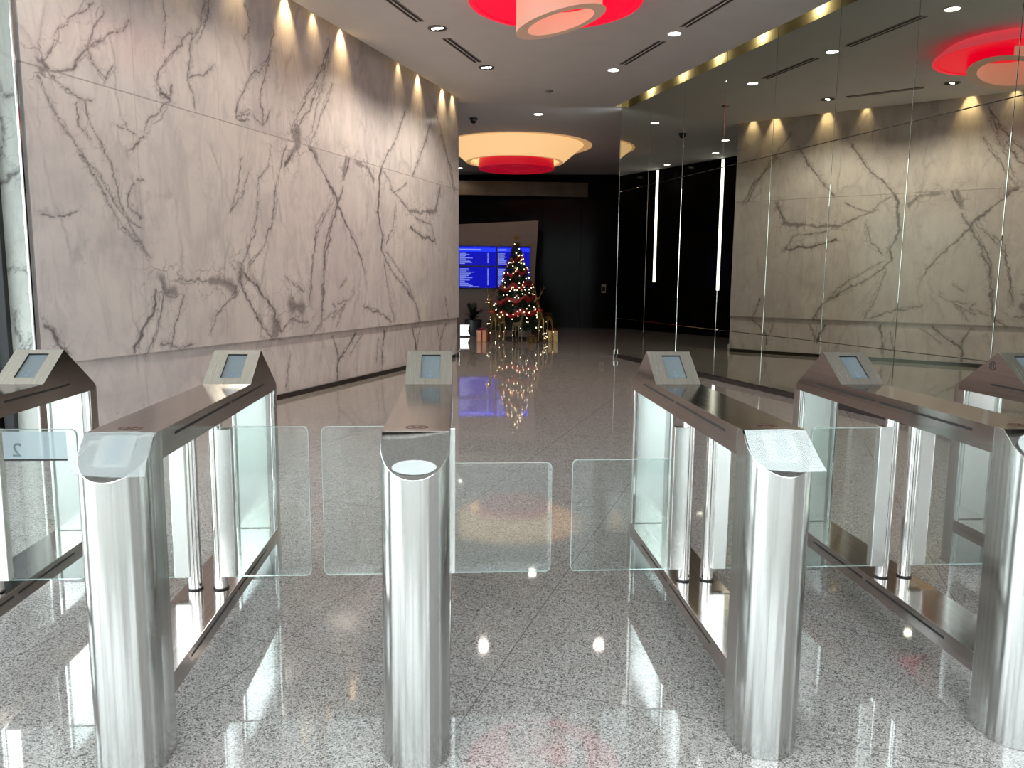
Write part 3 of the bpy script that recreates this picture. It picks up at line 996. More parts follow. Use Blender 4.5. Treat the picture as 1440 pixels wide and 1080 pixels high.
    # pivot posts and glass leaves
    for s, spec in ((-1, left), (1, right)):
        bm = bmesh.new()
        cyl(bm, (s * .0505, YP - ORG), .0265, ZRT, ZL, 28)
        pv = obj('pivot_post', bm, MT['chrome_soft'], t, smooth=30)
        bm = bmesh.new()
        cyl(bm, (s * .0505, YP - ORG), .030, ZRT, ZRT + .006, 28)
        obj('collar', bm, MT['black_slot'], pv, smooth=30)
        if spec is None:
            continue
        reach, ztop = spec
        zb, zclamp = .312, .912
        cl_top = zclamp
        bm = bmesh.new()
        a, b = sorted((s * .074, s * reach))
        rr = .022
        rc = []
        for cx_, cz_, a0 in ((b - rr, zb + rr, -90), (b - rr, ztop - rr, 0), (a + rr, ztop - rr, 90), (a + rr, zb + rr, 180)):
            rc += arc(cx_, cz_, rr, a0, a0 + 90, 6)
        y0_, y1_ = YP - ORG - .028, YP - ORG - .016
        fr = [bm.verts.new((u, y0_, w)) for u, w in rc]
        bk = [bm.verts.new((u, y1_, w)) for u, w in rc]
        bm.faces.new(fr)
        bm.faces.new(list(reversed(bk)))
        for i in range(len(rc)):
            bm.faces.new((fr[i], bk[i], bk[(i + 1) % len(rc)], fr[(i + 1) % len(rc)]))
        lf = obj('barrier_leaf', bm, MT['glass'], t)
        # polished edge of the glass
        bm = bmesh.new()
        e0, e1 = y0_ - .0002, y1_ + .0002
        for i in range(len(rc)):
            j = (i + 1) % len(rc)
            (u0, w0), (u1, w1) = rc[i], rc[j]
            cx_, cz_ = (a + b) / 2, (zb + ztop) / 2
            k0, k1 = .0012, .0012
            q0 = (u0 + (k0 if u0 > cx_ else -k0), w0 + (k0 if w0 > cz_ else -k0))
            q1 = (u1 + (k1 if u1 > cx_ else -k1), w1 + (k1 if w1 > cz_ else -k1))
            quad(bm, [(u0, e0, w0), (u1, e0, w1), (q1[0], e0, q1[1]), (q0[0], e0, q0[1])])
            quad(bm, [(q0[0], e0, q0[1]), (q1[0], e0, q1[1]), (q1[0], e1, q1[1]), (q0[0], e1, q0[1])])
        obj('polished_edge', bm, MT['glass_edge'], lf)
        c0, c1 = sorted((s * .062, s * .119))
        obj('leaf_clamp', boxes((c0, c1, YP - ORG - .034, YP - ORG + .004, zb - .002, cl_top)), MT['panel'], lf, bevel=0.002)
        if spec is left and False:
            pass
    return t


M['reader'] = plain('reader_plate', (0.40, 0.41, 0.42), 0.12, 0.3)
M['reader_window'] = plain('reader_glass', (0.16, 0.19, 0.23), 0.05, spec=0.6)
M['film_bright'] = M['film'].copy()  # same film with the extra light it catches put into its colour
M['film_bright'].name = 'glossy_film'
M['film_bright'].node_tree.nodes['Principled BSDF'].inputs['Base Color'].default_value = (.8, .84, .83, 1)
M['sticker'] = M['film'].copy()
M['sticker'].name = 'frosted_sticker'
M['sticker'].node_tree.nodes['Mix Shader'].inputs[0].default_value = 0.55
M['sticker'].node_tree.nodes['Principled BSDF'].inputs['Base Color'].default_value = (.40, .47, .50, 1)
M['mark'] = plain('status_mark', (0.10, 0.03, 0.025), 0.4)
M['lcd'] = glow('lcd_screen', (0.45, 0.56, 0.60), 0.045, (0.11, 0.13, 0.14), 0.2)
M['lcd_ink'] = plain('lcd_ink', (0.10, 0.14, 0.2), 0.3)
M['panel'] = plain('satin_steel_panel', (0.80, 0.82, 0.80), 0.18, 1.0, var=0.05, scale=3)
M['chrome_soft'] = plain('pivot_steel', (0.68, 0.67, 0.65), 0.12, 1.0)
M['glass_edge'] = plain('polished_glass_edge', (0.45, 0.55, 0.53), 0.1, spec=0.8)

t1 = turnstile(-1.8691, 'turnstile at the far left with a numbered sticker on its glass leaf', right=(.405, .912))
t2 = turnstile(-0.9996, 'turnstile second from the left, film over its sloping front reader', film=True, left=(.405, .912), right=(.415, .918))
t3 = turnstile(-0.1262, 'turnstile in the middle of the row, seen end on before the tree', reader=False, film=3, left=(.405, .918), right=(.508, .768))
t4 = turnstile(0.9992, 'turnstile right of the widest lane, crumpled film on its front reader', film=2, left=(.532, .778), right=(.405, .84))
t5 = turnstile(1.8636, 'turnstile second from the right, its sloping front cut by the right picture edge', reader=False, film=4, left=(.405, .905), right=(.412, .905))
t6 = turnstile(2.7470, 'turnstile at the far right with a round emblem on its display head', emblem=True, left=(.412, .905))

# pale sheet with a mirrored number, laid over the first leaf
leaf = [c for c in t1.children if c.name.startswith('barrier_leaf')][0]
yS = YP - ORG - .0292
bm = boxes((.135, .37, yS - .0006, yS, .795, .905))
stk = obj('sticker', bm, M['film'] if False else M['sticker'], leaf)
bm = boxes((.135, .37, yS - .0012, yS - .0006, .790, .798))
obj('dark_line', bm, M['black_slot'], stk)
cu = bpy.data.curves.new('number', 'FONT')
cu.body = '2'
cu.size = 0.075
cu.align_x = 'CENTER'
cu.extrude = 0.0003
M['sticker_ink'] = plain('sticker_ink', (0.09, 0.12, 0.13), 0.5)
tmp = bpy.data.objects.new('number_curve', cu)
COL.objects.link(tmp)
bpy.context.view_layer.update()
me = bpy.data.meshes.new_from_object(tmp.evaluated_get(bpy.context.evaluated_depsgraph_get()))
bpy.data.objects.remove(tmp)
bpy.data.curves.remove(cu)
me.materials.clear()
me.materials.append(M['sticker_ink'])
tx = bpy.data.objects.new('number', me)
COL.objects.link(tx)
tx.parent = stk
tx.location = (.185, yS - .0016, .808)
tx.rotation_euler = (R(90), 0, R(180))

# ---------------------------------------------------------------- ceiling fittings
M['lamp_white'] = glow('downlight_diffuser', (1.0, 0.93, 0.80), 8.0)
M['trim_white'] = plain('downlight_rim', (0.75, 0.74, 0.72), 0.4)
M['trim_dark'] = plain('gimbal_rim', (0.10, 0.09, 0.085), 0.35, 0.5)
M['slot_dark'] = plain('diffuser_slot', (0.015, 0.012, 0.012), 0.7)
M['blade'] = plain('diffuser_blade', (0.30, 0.26, 0.25), 0.5)


def spot(parent, name, loc, power, angle, color, blend=0.5, size=0.03, rot=(0, 0, 0)):
    ld = bpy.data.lights.new(name, 'SPOT')
    ld.energy = power
    ld.spot_size = R(angle)
    ld.spot_blend = blend
    ld.color = color
    ld.shadow_soft_size = size
    o = bpy.data.objects.new(name, ld)
    COL.objects.link(o)
    o.parent = parent
    o.location = loc
    o.rotation_euler = rot
    return o


def downlight(x, y, label, group, r=0.085, power=38):
    t = thing('downlight', label, 'ceiling light', (x, y, CH), 0, group)
    bm = bmesh.new()
    lathe(bm, [(r, -.001), (r + .018, -.002), (r + .020, -.006), (r + .002, -.010), (r - .002, -.006)], seg=32, closed=True)
    obj('rim', bm, M['trim_white'], t, smooth=40)
    bm = bmesh.new()
    lathe(bm, [(0, -.003), (r, -.003)], seg=32)
    obj('diffuser', bm, M['lamp_white'], t)
    if power:
        spot(t, 'downlight_lamp', (0, 0, -.03), power, 145, (1, .9, .78), .5, .08)
    return t


WHITE = 'round white downlights'
downlight(2.86, 10.62, 'round white downlight between the two slot diffusers on the right', WHITE)
downlight(2.42, 12.48, 'round white downlight past the right slot diffusers, near the mirror wall', WHITE)
downlight(3.16, 8.73, 'round white downlight seen only in the mirror, by the upper mirrored slot diffuser', WHITE)
downlight(1.60, 15.85, 'round white downlight in front of the cream ceiling lamp', WHITE)
downlight(0.07, 23.6, 'small white downlight at the end of the marble wall, below the cream lamp', WHITE, power=12)
for x, y, lb in ((-1.07, 16.48, 'white downlight mirrored just left of the marble reflection, uppermost of the row'),
                 (-2.20, 17.92, 'white downlight mirrored beside the dark wall, second of the row'),
                 (-2.55, 20.13, 'white downlight mirrored above the two long light strips'),
                 (-2.3, 22.67, 'white downlight mirrored right beside the end of the mirror wall')):
    downlight(x, y, lb, WHITE, power=5)


def gimbal(x, y, label, power=95):
    t = thing('gimbal_downlight', label, 'ceiling light', (x, y, CH), R(-22), 'dark rimmed gimbal downlights')
    bm = bmesh.new()
    lathe(bm, [(.105, -.001), (.125, -.002), (.127, -.008), (.108, -.012), (.102, -.006)], seg=32, closed=True)
    obj('rim', bm, M['trim_dark'], t, smooth=40)
    bm = bmesh.new()
    lathe(bm, [(0, -.0015), (.106, -.0015)], seg=32)
    obj('recess', bm, M['slot_dark'], t)
    for k, (dx, r) in enumerate(((-.055, .026), (0.005, .036), (.062, .024))):
        bm = bmesh.new()
        lathe(bm, [(0, -.014), (r * .7, -.012), (r, -.004), (r, -.002)], (dx, 0), seg=20)
        obj('lamp_lens', bm, M['lamp_white'], t, smooth=50)
    spot(t, 'gimbal_lamp', (0, 0, -.04), power, 145, (1, .9, .78), .5, .06)


gimbal(-0.26, 10.72, 'dark rimmed gimbal downlight between the two slot diffusers on the left')
gimbal(-1.25, 8.35, 'dark rimmed gimbal downlight above the near slot diffuser on the left', 45)  # unseen gimbal added to brighten the marble wall
gimbal(-2.15, 6.2, 'dark rimmed gimbal downlight nearest the entrance on the left', 45)  # another unseen gimbal, added for more light on the marble
gimbal(0.45, 12.55, 'dark rimmed gimbal downlight at the far end of the left slot diffusers')


def slot_diffuser(c, length, ang, label):
    t = thing('slot_diffuser', label, 'air vent', (c[0], c[1], CH), ang, 'linear slot air diffusers')
    w, l = .062, length / 2
    obj('frame', boxes((-l, l, -w, -w + .012, -.006, 0), (-l, l, w - .012, w, -.006, 0), (-l, -l + .012, -w, w, -.006, 0), (l - .012, l, -w, w, -.006, 0)), M['trim_white'] if False else M['blade'], t)
    obj('opening', boxes((-l + .012, l - .012, -w + .012, w - .012, -.003, 0)), M['slot_dark'], t)
    obj('blade', boxes((-l + .012, l - .012, -.008, .008, -.008, -.003)), M['trim_white'], t)


aL = math.atan2(ML['t'].y, ML['t'].x)
aR = math.atan2(MR['t'].y, MR['t'].x)
slot_diffuser((-.85, 9.55), 2.0, aL, 'linear slot air diffuser on the left, nearer one cut by the top edge')
slot_diffuser((.08, 11.70), 1.22, aL, 'linear slot air diffuser on the left, between the two gimbal downlights')
slot_diffuser((3.05, 9.70), 1.32, aR, 'linear slot air diffuser on the right, nearer one by the red lamp')
slot_diffuser((2.64, 11.56), 1.24, aR, 'linear slot air diffuser on the right, between two round downlights')

# dome camera and detector
t = thing('dome_camera', 'small black dome camera on the ceiling near the marble wall end', 'security camera', (0.33, 16.4, CH))
bm = bmesh.new()
lathe(bm, [(0, -.002), (.085, -.002), (.085, -.03), (0, -.03)], seg=28)
obj('base', bm, M['dark_metal'], t, smooth=35)
bm = bmesh.new()
lathe(bm, [(.07, -.03), (.066, -.06), (.05, -.09), (.025, -.106), (0, -.11)], seg=28)
obj('dome', bm, plain('black_dome', (0.01, 0.01, 0.01), 0.08), t, smooth=60)
bm = bmesh.new()
lathe(bm, [(0, -.001), (.07, -.001), (.07, -.012), (.05, -.03), (0, -.032)], seg=28)
tag(obj('smoke_detector', bm, plain('detector_grey', (0.22, 0.21, 0.20), 0.5), smooth=40, loc=(1.58, 13.9, CH)), 'small round grey detector on the ceiling before the far downlight', 'detector')

# wall washers in the coves
M['washer'] = plain('washer_housing', (0.5, 0.45, 0.35), 0.4, 0.6)
M['washer_lens'] = glow('washer_lens', (1, .75, .42), 12.0)


def washer(w, t_, power, label, group):
    p = on_wall(w, t_, CH + .16, .075)
    t = thing('wall_washer', label, 'spotlight', p, aL if w is ML else aR, group)
    bm = bmesh.new()
    lathe(bm, [(0, .10), (.028, .10), (.028, 0), (.022, 0), (.022, .01), (0, .01)], seg=20)
    obj('housing', bm, M['washer'], t, smooth=35)
    bm = bmesh.new()
    lathe(bm, [(0, .006), (.021, .006)], seg=20)
    obj('lens', bm, M['washer_lens'], t)
    tilt = R(9) if w is ML else R(32)
    if w is MR:
        ld = bpy.data.lights.new('washer_lamp', 'POINT')
        ld.energy, ld.color, ld.shadow_soft_size = 3.5, (1, .78, .42), .012
        lo = bpy.data.objects.new('washer_lamp', ld)
        COL.objects.link(lo)
        lo.parent, lo.location = t, (0, .012, -.03)
        return
    spot(t, 'washer_lamp', (0, 0, -.004), power if w is ML else 30, 62 if w is ML else 140, (1, .72, .36), 1.0, .02, (tilt, 0, 0))


ORD = ['nearest the far end', 'second from the far end', 'third from the far end', 'fourth from the far end', 'fifth from the far end', 'sixth from the far end', 'seventh from the far end', 'eighth from the far end', 'ninth from the far end', 'nearest the entrance']
GL = 'warm spotlights in the slot above the marble wall'
for k, (t_, pw) in enumerate(((5.6, 20), (6.6, 20), (7.5, 20), (8.45, 45), (9.05, 12), (9.72, 40), (11.44, 8), (12.15, 26), (13.15, 28), (13.62, 14))):
    washer(ML, t_, pw, 'warm spotlight in the slot above the marble wall, ' + ORD[9 - k], GL)
GR = 'warm spotlights in the slot above the mirror wall'
for k, t_ in enumerate((8.55, 9.73, 10.82, 11.9, 13.04)):
    washer(MR, t_, 12, 'warm spotlight in the slot above the mirror wall, ' + ORD[4 - k], GR)

# ---------------------------------------------------------------- big ceiling lamps
M['red_glow'] = glow('red_lit_shade', (1.0, 0.0, 0.025), 0.70, (0.25, 0.0, 0.005))
M['pink_rim'] = glow('pink_lit_rim', (1.0, 0.085, 0.13), 0.48, (0.6, 0.1, 0.1))
M['beige_shade'] = glow('beige_lit_shade', (1.0, 0.47, 0.31), 0.30, (0.45, 0.36, 0.30))
M['beige_rim'] = glow('beige_rim', (1.0, 0.52, 0.33), 0.12, (0.5, 0.42, 0.34))
M['cream_shade'] = glow('cream_lit_shade', (1.0, 0.58, 0.25), 0.50, (0.7, 0.6, 0.45))
M['cream_rim'] = glow('cream_rim', (1.0, 0.55, 0.22), 0.24, (0.6, 0.5, 0.4))
M['red_dim'] = glow('red_drum_shade', (1.0, 0.004, 0.03), 0.25, (0.3, 0.01, 0.015))
M['red_low'] = glow('red_drum_rim', (1.0, 0.004, 0.035), 0.15, (0.25, 0.02, 0.03))

t = thing('ceiling_lamp', 'red ceiling lamp with a slanted beige tube hanging from its disc', 'ceiling lamp', (1.09, 9.09, CH), 0, 'round two tone ceiling lamps')
bm = bmesh.new()
lathe(bm, [(.80, -.001), (.955, -.12), (.97, -.15), (.965, -.172), (.90, -.178), (.885, -.165)], seg=80)
obj('pink_rim', bm, M['pink_rim'], t, smooth=30)
bm = bmesh.new()
lathe(bm, [(.968, -.1735), (.90, -.1795), (.885, -.168), (.50, -.160), (0, -.160)], seg=80)
obj('red_disc', bm, M['red_glow'], t, smooth=30)


def cut(x, y, base=-.385, k=.262):
    return base + k * (x - .065)


bm = bmesh.new()
ro, ri, seg = .50, .37, 64
cx0, cy0 = .065, .01
rings = []
for r, top in ((ro, True), (ro, False), (ri, False), (ri, True)):
    ring = []
    for i in range(seg):
        q = 2 * math.pi * i / seg
        x, y = cx0 + r * math.cos(q), cy0 + r * math.sin(q)
        ring.append(bm.verts.new((x, y, -.161 if top else cut(x, y))))
    rings.append(ring)
for k in range(3):
    for i in range(seg):
        f = bm.faces.new((rings[k][i], rings[k][(i + 1) % seg], rings[k + 1][(i + 1) % seg], rings[k + 1][i]))
        qa = 360 * (i + .5) / seg
        f.material_index = {0: 0 if 170 < qa < 326 else 1, 1: 2, 2: 0}[k]
obj('hanging_tube', bm, [M['beige_shade'], M['red_glow'], M['beige_rim']], t, smooth=40)
t = thing('ceiling_lamp', 'cream saucer ceiling lamp with a red drum in front of the tree', 'ceiling lamp', (1.45, 19.55, CH), 0, 'round two tone ceiling lamps')
bm = bmesh.new()
lathe(bm, [(0, -.001), (1.83, -.001), (1.83, -.015), (0, -.012)], seg=80)
obj('back_plate', bm, M['cream_rim'], t, smooth=30)
bm = bmesh.new()
c = (-.05, -.1)
lathe(bm, [(1.66, -.02), (1.18, -.42), (1.08, -.42), (1.06, -.38), (1.5, -.02)], c, seg=80, closed=True)
for f in bm.faces:
    if f.normal.z < -.9 or all(abs(v.co.z + .42) < .001 for v in f.verts):
        f.material_index = 1
obj('saucer', bm, [M['cream_shade'], M['cream_rim']], t, smooth=30)
bm = bmesh.new()
c = (-.02, -.25)
lathe(bm, [(.88, -.02), (.91, -.60), (.80, -.60), (.80, -.57), (.62, -.57), (.62, -.60), (.56, -.60), (.56, -.55), (0, -.55)], c, seg=72)
for f in bm.faces:
    z = [v.co.z for v in f.verts]
    if max(z) < -.54:
        f.material_index = 1
obj('red_drum', bm, [M['red_dim'], M['red_low']], t, smooth=30)

# ---------------------------------------------------------------- back hall furniture
M['grey_partition'] = plain('grey_partition_paint', (0.30, 0.275, 0.265), 0.6, var=0.05)
Y_P = 22.0
bm = bmesh.new()
fr = [(-2.2, 0.0), (2.10, 0.0), (2.26, 3.13), (-2.2, 2.86)]
a = [bm.verts.new((x, Y_P, z)) for x, z in fr]
b = [bm.verts.new((x, Y_P + .25, z)) for x, z in fr]
bm.faces.new(a)
bm.faces.new(list(reversed(b)))
for i in range(4):
    bm.faces.new((a[i], b[i], b[(i + 1) % 4], a[(i + 1) % 4]))
tag(obj('partition', bm, M['grey_partition'], bevel=.006), 'grey freestanding partition with a slanted edge behind the tree', 'partition')

M['bezel'] = plain('screen_bezel', (0.006, 0.006, 0.008), 0.3)
M['screen_blue'] = glow('blue_screen', (0.001, 0.004, 0.50), 0.5, (0.004, 0.004, 0.02), 0.7)
M['screen_band'] = glow('screen_title_band', (0.01, 0.03, 0.9), 0.8, (0.01, 0.01, 0.05), 0.7)
M['screen_text'] = glow('screen_text', (0.25, 0.32, 0.85), 0.55, (0.1, 0.1, 0.2), 0.7)
SG = 'blue directory screens tiled two by two'
X0, X1, Z0, Z1 = 0.03, 2.04, 1.235, 2.42
xm, zm = (X0 + X1) / 2 + .06, (Z0 + Z1) / 2 + .02
for nm, xa, xb, za, zb in (('upper left', X0, xm, zm, Z1), ('upper right', xm, X1, zm, Z1), ('lower left', X0, xm, Z0, zm), ('lower right', xm, X1, Z0, zm)):
    t = thing('display_panel', 'blue directory screen on the grey partition, %s of the four' % nm, 'screen', ((xa + xb) / 2, Y_P - .004, za), 0, SG)
    w, h = (xb - xa) / 2, zb - za
    obj('bezel', boxes((-w + .002, w - .002, -.06, 0, .002, h - .002)), M['bezel'], t, bevel=.004)
    obj('screen', boxes((-w + .022, w - .022, -.062, -.058, .022, h - .022)), M['screen_blue'], t)
    upper = nm.startswith('upper')
    if upper:
        obj('title_band', boxes((-w + .024, w - .024, -.0635, -.0622, h - .17, h - .06)), M['screen_band'], t)
        bm = boxes((-w + .04, -w + .04 + (w * 1.1 if 'left' in nm else w * .5), -.065, -.0636, h - .13, h - .095))
        obj('title_text', bm, M['screen_text'], t)
    bm = bmesh.new()
    rnd = random.Random(nm)
    z = h - (.21 if upper else .06)
    while z > .08:
        ln = w * rnd.uniform(.25, .75) if 'left' in nm else w * rnd.uniform(.3, .6)
        box(bm, -w + .045, -w + .045 + ln, -.065, -.0632, z - .016, z)
        z -= .031
    obj('text_lines', bm, M['screen_text'], t)
    bm = bmesh.new()
    z = h - (.21 if upper else .06)
    while z > .09:
        box(bm, w * .52, w * .60, -.065, -.0632, z - .018, z)
        z -= .031
    obj('number_column', bm, M['screen_text'], t)
    if nm == 'lower left':
        obj('footer_text', boxes((-w * .45, w * .1, -.065, -.0632, .045, .062)), M['screen_text'], t)

# white lit sign box by the end of the marble wall
M['white_sign'] = glow('white_sign_face', (0.95, 0.97, 1.0), 1.0)
bm = bmesh.new()
pts = [(-.12, 0), (.13, 0), (.075, .11), (.12, .27), (-.12, .27)]
a = [bm.verts.new((x, 0, z)) for x, z in pts]
b = [bm.verts.new((x, .12, z)) for x, z in pts]
bm.faces.new(a)
bm.faces.new(list(reversed(b)))
for i in range(5):
    bm.faces.new((a[i], b[i], b[(i + 1) % 5], a[(i + 1) % 5]))
t = thing('floor_sign', 'small bright white sign on the floor at the marble wall end', 'sign', (.20, 20.3, 0))
o = obj('sign_face', bm, M['white_sign'], t)
o.location = (0, 0, .04)
obj('foot', boxes((-.11, .12, .01, .11, 0, .04)), M['dark_metal'], t)

# potted plant
M['leaf_dark'] = plain('dark_leaf', (0.022, 0.035, 0.020), 0.35, var=0.4, scale=6)
M['pot_dark'] = plain('dark_pot', (0.035, 0.04, 0.045), 0.35)
t = thing('potted_plant', 'dark leafy potted plant under the blue screens left of the tree', 'plant', (.43, 20.9, 0))
bm = bmesh.new()
lathe(bm, [(0, 0), (.17, 0), (.24, .42), (.22, .42), (.20, .38), (0, .38)], seg=32)
obj('pot', bm, M['pot_dark'], t, smooth=40)
bm = bmesh.new()
rnd = random.Random(5)
for k in range(46):
    an, el = rnd.uniform(0, 2 * math.pi), rnd.uniform(.25, 1.45)
    L = rnd.uniform(.35, .62)
    d = Vector((math.cos(an) * math.cos(el), math.sin(an) * math.cos(el), math.sin(el)))
    sd = d.cross(Vector((0, 0, 1))).normalized()
    p = Vector((0, 0, .40 + .12 * rnd.random()))
    prev = None
    for i in range(6):
        s = i / 5
        c_ = p + d * L * s + Vector((0, 0, -.28 * s * s * L))
        w = .055 * math.sin(math.pi * min(1, s * .9 + .08))
        cur = (bm.verts.new(c_ - sd * w), bm.verts.new(c_ + sd * w))
        if prev:
            bm.faces.new((prev[0], prev[1], cur[1], cur[0]))
        prev = cur
obj('foliage', bm, M['leaf_dark'], t)

# ---------------------------------------------------------------- christmas tree
TX, TY = 1.47, 19.55
tree = thing('christmas_tree', 'decorated christmas tree with red ribbons and lights before the screens', 'christmas tree', (TX, TY, 0))
M['needle'] = plain('pine_needles', (0.018, 0.040, 0.022), 0.55, var=0.5, scale=14)
M['trunk'] = plain('tree_trunk', (0.05, 0.03, 0.02), 0.8)
M['ribbon'] = plain('red_ribbon', (0.34, 0.012, 0.018), 0.4, var=0.3, scale=10)
M['bauble'] = plain('champagne_bauble', (0.75, 0.68, 0.55), 0.18, 0.9)
M['bulb'] = glow('fairy_bulb', (1.0, 0.80, 0.50), 3.5)
M['gold'] = plain('gold_glitter', (0.36, 0.25, 0.10), 0.4, 1.0, var=0.3, scale=40)
M['pewter'] = plain('champagne_glitter', (0.30, 0.24, 0.18), 0.4, 0.8, var=0.3, scale=40)
TH = 2.42


def tree_r(z):
    s = (z - .25) / (TH - .25)
    return max(0.02, .68 * (1 - s) ** .92 + .05 * math.sin(s * 30) * (1 - s))


bm = bmesh.new()
rnd = random.Random(11)
for k in range(5200):
    z = .25 + (TH - .25) * (1 - rnd.random() ** .62)
    an = rnd.uniform(0, 2 * math.pi)
    r = tree_r(z) * rnd.uniform(.55, 1.02)
    p = Vector((r * math.cos(an), r * math.sin(an), z))
    d = Vector((math.cos(an) + rnd.uniform(-.7, .7), math.sin(an) + rnd.uniform(-.7, .7), rnd.uniform(-.5, .35))).normalized()
    sd = d.orthogonal().normalized()
    L, w = rnd.uniform(.06, .13), rnd.uniform(.008, .016)
    quad(bm, [p - sd * w, p + d * L * .6 - sd * w * .7, p + d * L, p + sd * w])
lathe(bm, [(0, .22)] + [(tree_r(.25 + (TH - .3) * i / 14) * .55, .25 + (TH - .3) * i / 14) for i in range(14)] + [(0, TH - .05)], seg=20)
obj('foliage', bm, M['needle'], tree)
bm = bmesh.new()
cyl(bm, (0, 0), .07, 0, .3, 16)
cyl(bm, (0, 0), .26, 0, .05, 24)
obj('stand', bm, M['trunk'], tree, smooth=40)
bm = bmesh.new()
turns, n = 5.5, 260
prev = None
for i in range(n):
    s = i / (n - 1)
    z = .42 + (TH - .62) * s
    an = turns * 2 * math.pi * s
    r = tree_r(z) * 1.0 + .02
    dz = .075 * (1 + .3 * math.sin(i * 1.1)) * (1 - .45 * s)
    sag = .05 * math.sin(i * .9)
    cur = [bm.verts.new((rr * math.cos(an), rr * math.sin(an), z + dd + sag)) for rr, dd in ((r - .02, -dz), (r + .035, -dz * .2), (r - .01, dz))]
    if prev:
        bm.faces.new((prev[0], prev[1], cur[1], cur[0]))
        bm.faces.new((prev[1], prev[2], cur[2], cur[1]))
    prev = cur
obj('ribbon_garland', bm, M['ribbon'], tree, smooth=60)
star = bmesh.new()
pts = []
for i in range(10):
    q = math.pi / 2 + math.pi * i / 5
    rr = .105 if i % 2 == 0 else .045
    pts.append((rr * math.cos(q), TH + .09 + rr * math.sin(q)))
a = [star.verts.new((x, 0, z)) for x, z in pts]
fc, bc = star.verts.new((0, -.03, TH + .09)), star.verts.new((0, .03, TH + .09))
for i in range(10):
    star.faces.new((a[i], a[(i + 1) % 10], fc))
    star.faces.new((a[(i + 1) % 10], a[i], bc))
obj('star_topper', star, M['gold'], tree)
bb = bmesh.new()
ball(bb, (0, 0, 0), .034, 2)
first = None


def on_tree(rnd, lo, hi, out):
    z = lo + (hi - lo) * (1 - rnd.random() ** .7)
    an = rnd.uniform(-math.pi * .98, math.pi * .02)
    r = tree_r(z) + out
    return (r * math.cos(an), r * math.sin(an), z)


for k in range(26):
    p = on_tree(rnd, .4, TH - .15, .02)
    if first is None:
        first = obj('bauble', bb, M['bauble'], tree, smooth=60)
        c = first
    else:
        c = first.copy()
        COL.objects.link(c)
        c.parent = tree
    c.location = p
cable = bmesh.new()
cp = []
for i in range(400):
    s = i / 399
    z = .3 + (TH - .35) * s
    an = 13 * 2 * math.pi * s
    r = tree_r(z) + .025
    cp.append((r * math.cos(an), r * math.sin(an), z))
tube(cable, cp, .004, 4)
string = obj('light_string', cable, M['needle'], tree)
bb = bmesh.new()
ball(bb, (0, 0, 0), .0125, 1)
first = None
for k in range(100):
    p = on_tree(rnd, .32, TH, .045)
    if first is None:
        first = obj('bulb', bb, M['bulb'], string)
        c = first
    else:
        c = first.copy()
        COL.objects.link(c)
        c.parent = string
    c.location = p


